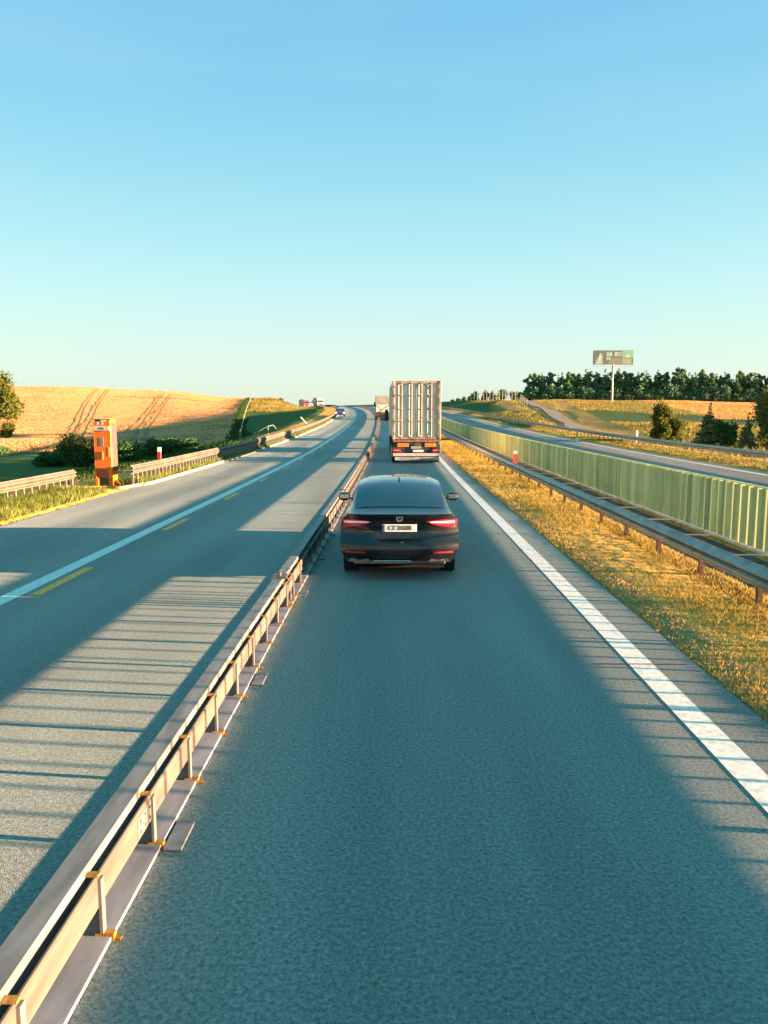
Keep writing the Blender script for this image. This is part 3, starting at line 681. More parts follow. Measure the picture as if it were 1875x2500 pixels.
# the wood on the ridge: individual trees, five kinds shared
proto = []
hidden_seed = 40
wood_label = 'dark pine in the wood along the ridge to the right of the billboard'
def wood_lab(x, y):
    u = x/y*1878+966
    if u < 1345: return 'dark pine at the left end of the wood on the ridge'
    if u < 1465: return 'dark pine in the wood on the ridge left of the billboard pole'
    if u < 1640: return 'dark pine in the wood on the ridge just right of the billboard pole'
    return 'dark pine in the right-hand part of the wood on the ridge'
rows_w = [(266, 3.0), (271, 3.1), (277, 3.3), (284, 3.5)]
cnt = 0
rw = random.Random(5)
for ri, (yy, dx) in enumerate(rows_w):
    x = yy*.172+ri*1.3
    while x < yy*.56:
        y = yy+rw.uniform(-2, 2)-x*.04
        if cnt < 6:
            q = conifer('pine_tree', '', x, y, 10.2, [2.9, 2.5, 3.1, 2.7, 2.3, 2.6][cnt], ['pine', 'pine2', 'pine', 'spruce', 'pine2', 'pine'][cnt], 3600, .42, 50+cnt, pine=(cnt % 2 == 0), group='pines of the wood on the ridge'); proto.append(q); q['proto'] = cnt; sc = 1
            # thick lower growth so the wood reads closed near the ground
        else:
            src = proto[rw.randrange(6)]; q = copy_tree(src); q.location = (x, y, ground_z(x, y)-.1); q.rotation_euler = (0, 0, rw.uniform(0, 6.28))
        sc = rw.uniform(.82, 1.08)*(.86+.14*min(1, (x-yy*.172)/12)); q.scale = (sc*rw.uniform(.9, 1.2), sc, sc); q['label'] = wood_lab(x, y); cnt += 1
        x += dx*rw.uniform(.75, 1.25)
for k in range(34):    # undergrowth along the edge of the wood
    x = 46+k*3.1+rw.uniform(-1, 1); y = 263-x*.04
    if k == 0: us = tree('edge_bush', 'low dark bush at the foot of the wood on the ridge', x, y, 4.6, 2.8, 'pine', 1500, .42, 90, 7, 0, group='bushes along the foot of the wood', cat='shrub')
    else:
        c = copy_tree(us); c.location = (x, y, ground_z(x, y)-.1); c.rotation_euler = (0, 0, rw.uniform(0, 6)); c.scale = (1, 1, rw.uniform(.6, 1.3))
def bx_at(px, D): return (px-966)/1878*D
ft = None
for k, (px, top, D, wpx) in enumerate([(1104, 976, 345, 8), (1118, 973, 340, 10), (1132, 969, 335, 10), (1157, 955, 320, 18), (1182, 953, 318, 16), (1197, 956, 316, 12), (1224, 948, 314, 20), (1252, 957, 300, 22), (1268, 955, 296, 16), (1282, 950, 292, 14), (1146, 966, 330, 10), (1208, 962, 325, 12)]):
    x = bx_at(px, D); g = ground_z(x, D); h = max(1.5, CAMZ-(top-1011)/1878*D-g); r = wpx/1878*D/2*1.35
    tree('distant_tree', ['tree far off behind the pale fence posts on the slope', 'rounded tree between the fence posts and the wood'][int(px > 1245)], x, D, h, r, 'pine', 900, .34, 120+k, 7, .08, group=['distant trees behind the fence posts', 'round trees left of the wood'][int(px > 1245)])

# ------------------------------------------------------------------ the black car ahead
M_CAR = mat('black_car_paint', (.005, .006, .009), .35, 0, var=.05, coat=.9, spec=.2)
M_GLASS = mat('dark_window_glass', (.012, .022, .05), .06, 0, var=.1, spec=1.0)
M_CHROME = mat('chrome', (.75, .75, .75), .18, 1, var=.03)
M_RED = mat('red_lamp_plastic', (.42, .01, .03), .2, var=.1, emit=(1, .03, .08), es=.008, coat=.6)
M_LAMPW = mat('lamp_led_bar', (.7, .55, .6), .25, var=.05, emit=(1, .45, .55), es=.035)
M_PLATE = mat('number_plate_white', (.85, .80, .72), .5, var=.03)
M_BLUE = mat('plate_blue', (.02, .06, .32), .5, var=.05)
M_INK = mat('sign_ink', (.02, .02, .022), .6, var=.1)
M_TYRE = mat('tyre_rubber', (.018, .018, .018), .85, nscale=30)
M_RIM = mat('wheel_rim', (.35, .35, .36), .35, .8, var=.05)
car = thing('car', 'glossy black liftback car seen from behind in our lane', 'car', (.06, 11.6, 0))
zrow = [.26, .34, .44, .56, .615, .66, .76, .88, .98, 1.045]
xs_ = [.76, .85, .895, .915, .92, .922, .922, .905, .865, .80]
y0_ = [.14, .05, .01, .0, .03, .09, .12, .115, .075, .02]
xtop = [.755, .66, .44, .21, 0]
def ring(y, side, top):
    """side: x scale + z shift; top: list of (x,z) from the side inwards"""
    return [(x*side[0], y, z*side[1]) for x, z in zip(xs_, zrow)]+[(x, y, z) for x, z in top]
def ring0():
    r = []
    for x, z, y in zip(xs_, zrow, y0_): r.append((x, y+.17, z))
    for x in xtop: r.append((x, y0_[-1]+.17*(x/.8)**3.2, 1.045+.012*(1-(x/.8)**2)))
    return r
def T(*a): return list(a)
st = [ring0(),
 ring(.42, (1.0, 1.0), [(.775, 1.06), (.70, 1.085), (.46, 1.095), (.22, 1.10), (0, 1.10)]),
 ring(.80, (1.005, .998), [(.785, 1.11), (.715, 1.225), (.50, 1.258), (.25, 1.268), (0, 1.27)]),
 ring(1.25, (1.01, .992), [(.79, 1.14), (.705, 1.355), (.52, 1.400), (.26, 1.415), (0, 1.418)]),
 ring(1.65, (1.01, .985), [(.79, 1.15), (.700, 1.385), (.52, 1.435), (.26, 1.455), (0, 1.458)]),
 ring(2.4, (1.01, .97), [(.79, 1.15), (.695, 1.39), (.52, 1.445), (.26, 1.467), (0, 1.47)]),
 ring(3.0, (1.01, .955), [(.78, 1.14), (.68, 1.35), (.50, 1.415), (.25, 1.435), (0, 1.44)]),
 ring(3.65, (1.01, .93), [(.74, .99), (.62, 1.02), (.42, 1.04), (.21, 1.045), (0, 1.05)]),
 ring(4.3, (.985, .86), [(.72, .91), (.6, .93), (.42, .945), (.21, .95), (0, .95)]),
 ring(4.78, (.86, .68), [(.62, .72), (.52, .73), (.35, .74), (.2, .74), (0, .74)]),
 ring(4.86, (.80, .55), [(.58, .58), (.5, .585), (.35, .59), (.2, .59), (0, .59)])]
b = MB(); nh = len(st[0]); nf = 2*nh-1
for r_ in st: b.v += [tuple(p) for p in r_]+[(-x, y, z) for x, y, z in reversed(r_[:-1])]
for i in range(len(st)-1):
    for k in range(nf-1): a = i*nf+k; b.f.append((a, a+1, a+1+nf, a+nf))
# rear face patch
NC = 14; base = len(b.v); rowi = []
for j, (x, z, y) in enumerate(zip(xs_, zrow, y0_)):
    row = []
    for k in range(NC+1):
        t = 1-2*k/NC; X = x*t
        if k == 0: row.append(j); continue
        if k == NC: row.append(nf-1-j); continue
        yy = y+.17*abs(t)**3.2
        if .60 < z < .9 and abs(X) < .36: yy += .035*(1 if .66 <= z <= .89 else .2)     # recess round the number plate
        b.v.append((X, yy, z)); row.append(len(b.v)-1)
    rowi.append(row)
for j in range(len(rowi)-1):
    for k in range(NC): b.f.append((rowi[j][k], rowi[j][k+1], rowi[j+1][k+1], rowi[j+1][k]))
# deck joining the top row to the loft
top0 = rowi[-1]; tl = [nh-5+k-0 for k in range(5)]
ringtop = [9]+list(range(10, nh))+list(range(nh, nf-9))[:4]+[nf-10]
tt = []
for k, idx in enumerate(top0[1:-1]): pass
ft_ = [0+9]+[9+i for i in range(1, 6)]
allr = [9, 10, 11, 12, 13, 14]+[15, 16, 17, 18]+[nf-10]
# zip strip between patch top row (15 pts) and ring-0 top (11 pts)
i = j = 0
while i < len(top0)-1 or j < len(allr)-1:
    xi = b.v[top0[i+1]][0] if i < len(top0)-1 else -9; xj = b.v[allr[j+1]][0] if j < len(allr)-1 else -9
    if xi >= xj:
        if len({top0[i], top0[i+1], allr[j]}) == 3: b.f.append((top0[i], top0[i+1], allr[j]))
        i += 1
    else:
        if len({top0[i], allr[j], allr[j+1]}) == 3: b.f.append((top0[i], allr[j+1], allr[j]))
        j += 1
b.f.append(tuple(range((len(st)-1)*nf, len(st)*nf)))                # nose
for i in range(len(st)-1): b.f.append((i*nf, i*nf+nf, i*nf+2*nf-1, i*nf+nf-1))   # floor
body = b.build('body', M_CAR, car, smooth=40)
def lerp3(a, b_, t): return tuple(p+(q-p)*t for p, q in zip(a, b_))
def glass(name, quadrows, parent, m=M_GLASS):
    b = MB(); n = len(quadrows[0])
    for r_ in quadrows: b.v += r_
    b.f = [(i*n+k, i*n+k+1, (i+1)*n+k+1, (i+1)*n+k) for i in range(len(quadrows)-1) for k in range(n-1)]
    return b.build(name, m, parent, smooth='all')
def top_at(y, x):
    rs = [r_ for r_ in st]; ys = [r_[12][1] for r_ in rs]
    for a, c in zip(rs[1:], rs[2:]):
        if a[12][1] <= y <= c[12][1]:
            t = (y-a[12][1])/(c[12][1]-a[12][1]); pts = [lerp3(p, q, t) for p, q in zip(a[9:], c[9:])]
            xs2 = [p[0] for p in pts][::-1]; zs2 = [p[2] for p in pts][::-1]; return float(np.interp(abs(x), xs2, zs2))
gr_ = []
for y in (.46, .62, .80, 1.02, 1.25, 1.36):
    w = .70-(y-.46)*.03
    gr_.append([(w*t, y, top_at(y, w*t)+.006) for t in (-1, -.85, -.6, -.3, 0, .3, .6, .85, 1)])
glass('rear_window', gr_, car)
glass('windscreen', [[(w*t, y, top_at(y, w*t)+.006) for t in (-1, -.6, -.3, 0, .3, .6, 1)] for y, w in ((3.06, .60), (3.3, .64), (3.6, .68))], car)
for sx in (-1, 1):
    rows2 = []
    for z, y0s, y1s, xo in ((1.03, .95, 3.35, .812), (1.14, 1.1, 3.15, .790), (1.27, 1.35, 2.95, .742)):
        rows2.append([(sx*(xo+.012), y0s+(y1s-y0s)*t, z) for t in (0, .25, .5, .75, 1)])
    glass('side_window', rows2, car)
    # mirror
    b = MB(); vs, fs = bmesh_box(.93, 1.15, 3.02, 3.14, .93, 1.085, .045); b.add([(sx*x, y, z) for x, y, z in vs], fs)
    b.box(*sorted((sx*.84, sx*.95)), 3.05, 3.10, .955, .985); mir = b.build('wing_mirror', M_CAR, car, smooth=40)
    MB().add([(sx*.95, 3.015, .975), (sx*1.12, 3.015, .975), (sx*1.12, 3.015, 1.055), (sx*.95, 3.015, 1.055)], [(0, 1, 2, 3)]).build('mirror_glass', M_CHROME, mir)
    # tail lamp wrapping round the corner
    def ysurf(x, z):
        xm = float(np.interp(z, zrow, xs_)); return float(np.interp(z, zrow, y0_))+.17*min(1, abs(x)/xm)**3.2
    def patch(name, pts, m, parent, lift=.012):
        n = len(pts); vs = [(sx*x, ysurf(x, z)-lift, z) for x, z in pts]+[(sx*x*.99, ysurf(x, z)+.02, z) for x, z in pts]
        return MB().add(vs, [tuple(range(n))]+[(k, (k+1) % n, n+(k+1) % n, n+k) for k in range(n)]).build(name, m, parent)
    lamp = MB(); lt = [(.42, .935, .925), (.50, .945, .895), (.60, .955, .865), (.70, .96, .85), (.80, .96, .835), (.87, .955, .83), (.905, .945, .83)]
    vs = []
    for x, zt, zb in lt:
        for z in (zt, (zt+zb)/2, zb): vs.append((sx*x, ysurf(min(x, .9), z)-.014+(.05 if x > .9 else 0), z))
    fs = [(i*3+k, i*3+k+1, i*3+k+4, i*3+k+3) for i in range(len(lt)-1) for k in range(2)]
    tl_ = lamp.add(vs, fs).build('tail_lamp', M_RED, car, smooth='all')
    vs = []
    for x, zt, zb in [(.47, .93, .915), (.56, .935, .908), (.66, .935, .905), (.76, .935, .90), (.86, .93, .90)]:
        for z in (zt, zb): vs.append((sx*x, ysurf(x, z)-.020, z))
    MB().add(vs, [(i*2, i*2+1, i*2+3, i*2+2) for i in range(4)]).build('led_bar', M_LAMPW, tl_)
    vs = [(sx*x, ysurf(x, .465)-l_, z) for x in (.52, .60, .68, .74, .79, .83) for z, l_ in ((.45, .02), (.477, .02))]
    MB().add(vs, [(i*2, i*2+1, i*2+3, i*2+2) for i in range(5)]).build('reflector', mat('dark_red_reflector', (.16, .01, .02), .3), car)
    b = MB(); b.disc_x(sx*.79, .98, .335, .335, .225, 28); w = b.build('wheel', M_TYRE, car, smooth=40)
    b = MB(); b.disc_x(sx*.905, .98, .335, .22, .012, 20); b.build('rim', M_RIM, w, smooth=40)
    b = MB(); b.disc_x(sx*.79, 3.82, .335, .335, .225, 28); w = b.build('wheel', M_TYRE, car, smooth=40)
    b = MB(); b.disc_x(sx*.905, 3.82, .335, .22, .012, 20); b.build('rim', M_RIM, w, smooth=40)
    b = MB(); pts = [(.43, .30), (.80, .30), (.74, .365), (.48, .36)]; vs = [(sx*x, ysurf(x, .34)-.012, z) for x, z in pts]
    b.add(vs, [(0, 1, 2, 3)]); b.build('exhaust_trim', M_CHROME, car)
MB().bbox(-.262, .262, .095, .105, .775, .89, .004).build('number_plate', M_PLATE, car)
npl = [o for o in SC.objects if o.name.startswith('number_plate')][0]
MB().box(-.260, -.225, .090, .0945, .778, .887).build('blue_strip', M_BLUE, npl)
text('plate_number', 'CT 2608R', .108, mat('plate_ink', (.07, .05, .045), .6), npl, (.018, .0925, .833), sx=.80)
b = MB(); ringp = [(math.cos(a)*.052, math.sin(a)*.052) for a in np.linspace(0, 6.283, 25)[:-1]]
b.prism([(x, z+.985) for x, z in ringp], .045, .062); em = b.build('emblem', M_CHROME, car)
MB().add([(-.036, .043, .972), (0, .043, .965), (.036, .043, .985), (.008, .043, 1.012), (.004, .043, .99), (-.02, .043, .995)], [(0, 1, 2, 3, 4, 5)]).build('emblem_arrow', M_CAR, em)
text('badge_lettering', '\u0160KODA', .036, M_CHROME, car, (-.47, .105, .775), sx=1.15)
text('badge_lettering', 'SUPERB', .036, M_CHROME, car, (.49, .105, .775), sx=1.15)
MB().bbox(-.90, .90, .19, .21, .605, .617, .003).build('bumper_gap', M_DARK, car)
MB().bbox(-.70, .70, .02, .12, .285, .33, .01).build('diffuser', M_DARK, car)
MB().bbox(-.40, .16, .008, .03, .325, .343, .004).build('chrome_strip', M_CHROME, car)
b = MB(); b.prism([(1.36, 1.43), (1.52, 1.44), (1.50, 1.49), (1.45, 1.505)], -.012, .012, 'x'); b.build('roof_fin', M_CAR, car)
b = MB(); b.prism([(.2, .2), (.6, .24), (4.2, .24), (4.6, .2), (4.2, .17), (.6, .17)], -.7, .7, 'x'); b.build('underbody', M_DARK, car)

# ------------------------------------------------------------------ container truck
M_CONT = mat('container_paint', (.60, .54, .44), .6, nscale=1.6, var=.10, stretch=(1, 1, .4))
M_CONT2 = mat('container_frame_paint', (.30, .25, .20), .6, nscale=3, var=.2)
M_STEELD = mat('chassis_steel', (.05, .05, .055), .6, .2, var=.2)
M_ORB = mat('orange_marker_board', (.62, .20, .02), .5, var=.08)
M_REDW = mat('red_paint', (.5, .03, .04), .5, var=.15)
M_WHITE = mat('white_paint', (.78, .78, .76), .5, var=.08)
TY = 39.4; TX = 1.06; tz = float(zr(TY)); sl = math.atan(float(zr(TY+8)-zr(TY))/8)
con = thing('shipping_container', 'tall pale beige shipping container with locking bars on the truck ahead', 'container', (TX, TY, tz+1.24)); con.rotation_euler = (sl, 0, R(1.2))
W, Hc, Lc = 1.235, 2.95, 12.19
b = MB()
b.bbox(-W, -W+.13, 0, .16, 0, Hc, .012); b.bbox(W-.13, W, 0, .16, 0, Hc, .012); b.bbox(-W+.131, W-.131, .01, .13, Hc-.14, Hc-.002, .01); b.bbox(-W+.131, W-.131, .01, .13, .002, .12, .01)
b.build('rear_frame', M_CONT2, con)
b = MB(); b.box(-W+.02, W-.02, .17, Lc, Hc-.06, Hc-.01); b.build('roof', M_CONT, con)
for sx in (-1, 1):
    b = MB(); vs = []; n = 0; y = .161; i = 0
    while y < Lc:
        d = (.0, 0, .036, .036)[i % 4]; vs += [(sx*(W-.005-d), y, .05), (sx*(W-.005-d), y, Hc-.07)]; y += (.10, .06, .10, .06)[i % 4]; i += 1
    b.add(vs, [(2*k, 2*k+2, 2*k+3, 2*k+1) for k in range(i-1)]); b.build('side_wall', M_CONT, con, fix=False)
    # door leaf: pressed panel with deep recesses
    xs0, xs1 = (.012, W-.135); b = MB()
    prof = []
    seq = [(0, .05), (.085, .05), (.115, .085), (.30, .085), (.34, .05), (.50, .05), (.53, .085), (.80, .085), (.84, .05), (1, .05)]
    zb = [.125, .20, .205, 1.0, 1.03, 1.10, 1.13, 1.70, 1.73, 1.80, 1.83, 2.50, 2.53, 2.74, 2.80]
    zd = [0, 0, 1, 1, 1, 0, 0, 0, 0, 0, 0, 0, 0, 0, 0]
    zz = [(.125, 0), (.19, 0), (.22, 1), (.86, 1), (.89, 0), (.97, 0), (1.0, 1), (1.46, 1), (1.49, 0), (1.56, 0), (1.59, 1), (2.16, 1), (2.19, 0), (2.26, 0), (2.29, 1), (2.72, 1), (2.75, 0), (2.805, 0)]
    vs = [(sx*(xs0+(xs1-xs0)*t), .05+(d-.05)*(.12+.70*r_) , z) for z, r_ in zz for t, d in seq]; n = len(seq)
    b.add(vs, [(i*n+k, i*n+k+1, (i+1)*n+k+1, (i+1)*n+k) for i in range(len(zz)-1) for k in range(n-1)])
    door = b.build('door', M_CONT, con, fix=False)
    for fx in (.22, .68):
        b = MB(); x = sx*(xs0+(xs1-xs0)*fx); b.tube((x, .012, .10), (x, .012, Hc-.10), .024, 8)
        for z in (.10, .93, 1.53, 2.22, 2.82): b.box(x-.045, x+.045, .0, .045, z-.03, z+.03)
        b.build('locking_bar', mat('zinc_bar', (.30, .28, .25), .5, .2), door, smooth=40)
        MB().box(*sorted((x, x+sx*.28)), -.012, -.002, 1.08+.1*fx, 1.115+.1*fx).build('bar_handle', M_CONT2, door)
    b = MB()
    for z in (.3, .9, 1.6, 2.2, 2.65): MB().box(*sorted((sx*(W-.17), sx*(W-.08))), -.006, .03, z-.06, z+.06).build('hinge', M_CONT2, door)
for sx in (-1, 1):
    for z in (0, Hc-.118):
        MB().bbox(sx*W-.09 if sx > 0 else -W-.004, W+.004 if sx > 0 else -W+.09, -.01, .15, z-.004, z+.12, .01).build('corner_casting', M_CONT2, con)
trk = thing('semi_trailer', 'container chassis trailer with orange marker boards and a red and white rear bumper', 'truck', (TX, TY, tz)); trk.rotation_euler = (sl, 0, R(1.2))
b = MB(); b.bbox(-.55, -.38, .15, 12.3, .95, 1.22, .01); b.bbox(.38, .55, .15, 12.3, .95, 1.22, .01)
for y in (.1, 3, 6, 9, 12): b.bbox(-1.2, 1.2, y, y+.18, 1.05, 1.225, .01)
b.build('chassis', M_STEELD, trk)
MB().bbox(-1.22, 1.22, .02, .12, .55, 1.0, .01).build('rear_panel', M_STEELD, trk)
MB().bbox(-1.2, 1.2, .0, .018, 1.10, 1.22, .004).build('rear_beam', mat('rusty_red_beam', (.26, .12, .08), .7, var=.3), trk)
for sx in (-1, 1):
    MB().bbox(*sorted((sx*.42, sx*.98)), -.01, .015, .86, 1.05, .005).build('marker_board', M_ORB, trk)
    l_ = MB().bbox(*sorted((sx*.82, sx*1.20)), -.025, .018, .58, .74, .01).build('tail_lamp', M_RED, trk)
    MB().box(*sorted((sx*.86, sx*1.16)), -.03, -.0255, .66, .71).build('lamp_bar', mat('truck_lamp', (.6, .2, .2), .3, emit=(1, .25, .25), es=.04), l_)
    b = MB()
    for y in (1.4, 2.7, 4.0):
        b2 = MB(); b2.disc_x(sx*1.04, y, .5, .5, .38, 26); wv = b2.build('wheel', M_TYRE, trk, smooth=40)
        b2 = MB(); b2.disc_x(sx*1.235, y, .5, .28, .01, 18); b2.build('rim', M_RIM, wv)
    MB().bbox(*sorted((sx*.86, sx*1.22)), .75, .77, .30, .95, .004).build('mudflap', M_BLACK, trk)
b = MB(); b.bbox(-1.20, 1.20, -.04, .04, .40, .52, .01); bumper = b.build('rear_bumper', M_WHITE, trk)
MB().box(-1.18, 1.18, -.045, -.0405, .44, .475).build('red_stripe', M_REDW, bumper)
MB().bbox(-1.10, 1.18, -.02, .01, .17, .35, .006).build('underrun_board', mat('pale_board', (.30, .34, .34), .5, nscale=2, var=.25), trk)
MB().bbox(-.28, .24, -.02, .01, .76, .90, .004).build('grey_plate', mat('grey_plate', (.30, .28, .26), .6), trk)
pl = MB().bbox(-.18, .34, -.035, -.02, .60, .71, .003).build('number_plate', M_WHITE, trk)
MB().bbox(-.1, .22, -.012, .012, .92, 1.05, .004).build('green_box', mat('greenish_box', (.07, .08, .05), .7), trk)
cabm = mat('cab_paint', (.30, .31, .32), .4, var=.05, coat=.5)
tr = thing('truck_tractor', 'tractor unit pulling the container trailer, hidden in front of the container', 'truck', (TX, TY, tz)); tr.rotation_euler = (sl, 0, R(1.2))
def cab(parent, y0, m, sgn=1, w=1.22, h=3.6, mg=M_GLASS):
    """tractor cab; sgn=+1 nose toward +y"""
    S = lambda y: y0+sgn*y
    prof = [(0, 1.0), (0, 3.0), (.45, h), (1.35, h), (2.05, 2.95), (2.3, 1.9), (2.35, .45), (1.0, .45), (.9, 1.0)]
    b = MB(); b.prism([(S(a), z) for a, z in prof], -w, w, 'x'); c = b.build('cab', m, parent, smooth=30)
    MB().add([(-w*.92, S(2.075), 2.86), (w*.92, S(2.075), 2.86), (w*.95, S(2.30), 1.98), (-w*.95, S(2.30), 1.98)], [(0, 1, 2, 3)]).build('windscreen', mg, c)
    MB().box(-w*.75, w*.75, *sorted((S(2.352), S(2.37))), .95, 1.6).build('grille', M_DARK, c)
    MB().box(-w*.98, w*.98, *sorted((S(2.25), S(2.42))), .38, .72).build('front_bumper', M_DARK if m is not M_WHITE else M_WHITE, c)
    for sx in (-1, 1):
        MB().box(*sorted((sx*w*.70, sx*w*.97)), *sorted((S(2.371), S(2.43))), .74, .90).build('headlight', mat('lit_headlight', (.7, .7, .65), .2, emit=(1, .9, .8), es=.12), c)
        MB().box(*sorted((sx*(w+.06), sx*(w+.28))), *sorted((S(1.9), S(2.0))), 1.95, 2.75).build('mirror', M_DARK, c)
        MB().add([(sx*(w+.004), S(1.0), 1.95), (sx*(w+.004), S(1.95), 1.95), (sx*(w+.004), S(1.75), 2.7), (sx*(w+.004), S(1.0), 2.7)], [(0, 1, 2, 3)]).build('side_window', mg, c)
    return c
def wheels(parent, ys, w=1.05):
    for sx in (-1, 1):
        for y in ys: b = MB(); b.disc_x(sx*w, y, .5, .5, .32, 20); b.build('wheel', M_TYRE, parent, smooth=40)
cab(tr, 13.1, cabm); MB().bbox(-.5, .5, 9.4, 14.2, .62, .93, .02).build('frame', M_STEELD, tr); wheels(tr, (10.6, 14.4))

# ------------------------------------------------------------------ far vehicles
def place(o, off, s, flip=False, dz=0):
    p = P(off, s, dz); o.location = p; q = math.atan(float(zr(s+4)-zr(s-4))/8); h_ = heading(s)
    o.rotation_mode = 'ZXY' if False else 'XYZ'
    o.rotation_euler = Matrix.Rotation(h_, 4, 'Z').__matmul__(Matrix.Rotation(q, 4, 'X')).__matmul__(Matrix.Rotation(math.pi if flip else 0, 4, 'Z')).to_euler()
    return o
# car transporter ahead in our lane, only its left edge shows past the container truck
ct = thing('car_transporter', 'truck with a pale covered top and dark cluttered rear, half hidden behind the container truck', 'truck'); place(ct, 1.0, 128)
MB().bbox(-1.25, 1.25, 0, 11, 2.55, 3.95, .05).build('pale_top', mat('pale_tarpaulin', (.33, .33, .29), .8, nscale=1, var=.15), ct)
b = MB(); b.bbox(-1.25, 1.25, 0, 11, .75, 1.05, .02)
for x in (-1.22, 1.22):
    for y in (0, 3.5, 7, 10.8): b.tube((x, y, 1), (x, y, 2.6), .07, 6)
    b.tube((x, .1, 1.0), (x, 3.4, 2.55), .07, 6); b.tube((x, 3.6, 2.5), (x, 6.9, 1.0), .07, 6)
b.tube((-1.2, 0, 1.0), (1.1, 0, 2.5), .08, 6); b.tube((-1.2, 0, 2.5), (-.2, 0, 1.5), .08, 6)
b.build('side_frame', M_STEELD, ct)
MB().bbox(-1.2, 1.2, .1, .5, .45, .9, .03).build('rear_bumper', M_DARK, ct)
for sx in (-1, 1): MB().box(*sorted((sx*.8, sx*1.15)), -.02, .09, .7, .85).build('tail_lamp', M_RED, ct)
wheels(ct, (2, 3.3, 4.6)); cab(ct, 11.6, M_WHITE, h=3.5)
def small_car(label, m, off, s, lights=True, flip=True):
    o = thing('car', label, 'car'); place(o, off, s, flip)
    b = MB(); side = [(0, .3), (-.02, .75), (.12, .98), (.7, 1.05), (1.2, 1.42), (2.5, 1.46), (3.35, 1.0), (4.2, .88), (4.38, .65), (4.4, .3)]
    prof = side; w = .9; ins = {3: .84, 4: .66, 5: .66, 6: .84}
    n = len(prof); vs = [(-(ins.get(i, w)), y, z) for i, (y, z) in enumerate(prof)]+[((ins.get(i, w)), y, z) for i, (y, z) in enumerate(prof)]
    b.add(vs, [(k, (k+1) % n, n+(k+1) % n, n+k) for k in range(n)]+[tuple(range(n)), tuple(range(n, 2*n))]); bd = b.build('body', m, o, smooth=30)
    MB().add([(-.66, 2.56, 1.425), (.66, 2.56, 1.425), (.80, 3.30, 1.04), (-.80, 3.30, 1.04)], [(0, 1, 2, 3)]).build('windscreen', M_GLASS, o)
    MB().box(-.45, .45, 4.40, 4.42, .45, .68).build('grille', M_DARK, o)
    for sx in (-1, 1):
        MB().bbox(*sorted((sx*.58, sx*.88)), 4.33, 4.44, .62, .80, .02).build('headlight', mat('bright_headlight', (.8, .8, .8), .2, emit=(.9, .95, 1), es=.25 if lights else .05), o)
        for y in (.8, 3.5): b2 = MB(); b2.disc_x(sx*.8, y, .32, .32, .2, 18); b2.build('wheel', M_TYRE, o)
        MB().bbox(*sorted((sx*.92, sx*1.06)), 2.9, 3.0, .95, 1.07, .02).build('wing_mirror', m, o)
    return o
small_car('dark blue-violet car coming toward us with its headlights on', mat('violet_car_paint', (.05, .04, .22), .25, coat=1, var=.05), -6.75, 148)
def lorry(label, m, mb, off, s, stripes=None):
    o = thing('lorry', label, 'truck'); place(o, off, s, True)
    MB().bbox(-1.27, 1.27, -12.5, 1.0, 1.0, 3.95, .05).build('trailer_box', mb, o)
    MB().bbox(-.5, .5, -12.5, 3, .6, .95, .02).build('frame', M_STEELD, o); cab(o, 1.1, m); wheels(o, (-11, -9.7, -8.4, .6, 2.6))
    return o
lorry('white lorry with a dark windscreen coming round the far left bend', M_WHITE, mat('grey_green_tarp', (.16, .22, .20), .7), -6.2, 331)
lorry('purple-pink lorry with a grey side, the furthest to the left on the far bend', mat('plum_paint', (.36, .10, .20), .4, var=.2), mat('grey_tarp', (.22, .22, .25), .7, var=.3), -6.2, 374)

# ------------------------------------------------------------------ orange roadside phone box
M_OR = mat('orange_enamel', (.76, .185, .012), .45, var=.1, nscale=4)
M_OR2 = mat('deep_orange_enamel', (.86, .165, .02), .45, var=.1, nscale=4)
M_SIDE = mat('grey_pink_side_panel', (.065, .055, .06), .5, var=.12)
sos = thing('phone_box', 'tall orange roadside emergency phone box standing in the gap between two guardrails', 'phone box', (-10.40, 27.2, float(zr(27.2))), R(-2))
hw, dp = .31, .56
b = MB(); b.bbox(-hw, -hw+.05, 0, dp, .2, 2.36, .01); b.bbox(hw-.13, hw, 0, dp, .2, 2.36, .01); b.bbox(-hw+.051, hw-.131, .02, dp, .62, 1.98, .005)
b.bbox(-hw+.051, hw-.131, -.0, dp, 1.98, 2.30, .005); b.build('housing', M_OR, sos)
MB().bbox(-hw-.01, hw+.01, -.01, dp+.01, 2.362, 2.39, .005).build('roof_cap', mat('brown_cap', (.16, .10, .05), .6), sos)
MB().bbox(-hw+.055, hw-.135, .0, .019, .64, 1.97, .003).build('front_door', M_OR2, sos)
fd = [o for o in SC.objects if o.name == 'front_door'][0]
MB().bbox(-.09, .055, -.008, -.0005, 1.42, 1.74, .004).build('window', mat('grey_window', (.20, .21, .19), .3), fd)
MB().bbox(-.02, .02, -.04, -.0005, .95, 1.25, .008).build('handset', M_OR2, fd)
MB().bbox(hw-.12, hw-.04, -.006, -.0005, 1.05, 1.40, .003).build('info_sticker', mat('cream_sticker', (.62, .45, .2), .6), sos)
sg = MB().bbox(-hw+.02, hw-.02, -.03, -.001, 1.98, 2.14, .006).build('sign_plate', mat('cream_plate', (.60, .56, .48), .5), sos)
text('sign_letters', 'SOS', .10, M_INK, sg, (0, -.033, 2.06), sx=1.1)
b = MB()
for x in (-.15, .02): b.add([(x-.03, -.003, 2.2), (x+.06, -.003, 2.2), (x+.06, -.003, 2.29), (x, -.003, 2.31)], [(0, 1, 2, 3)])
b.build('white_emblem', M_WHITE, sos)
MB().bbox(-hw+.055, hw-.135, .03, .05, .32, .615, .004).build('lower_panel', mat('brick_orange_panel', (.36, .07, .03), .6), sos)
MB().bbox(hw+.0005, hw+.012, .10, dp-.04, .55, 2.25, .004).build('side_panel', M_SIDE, sos)
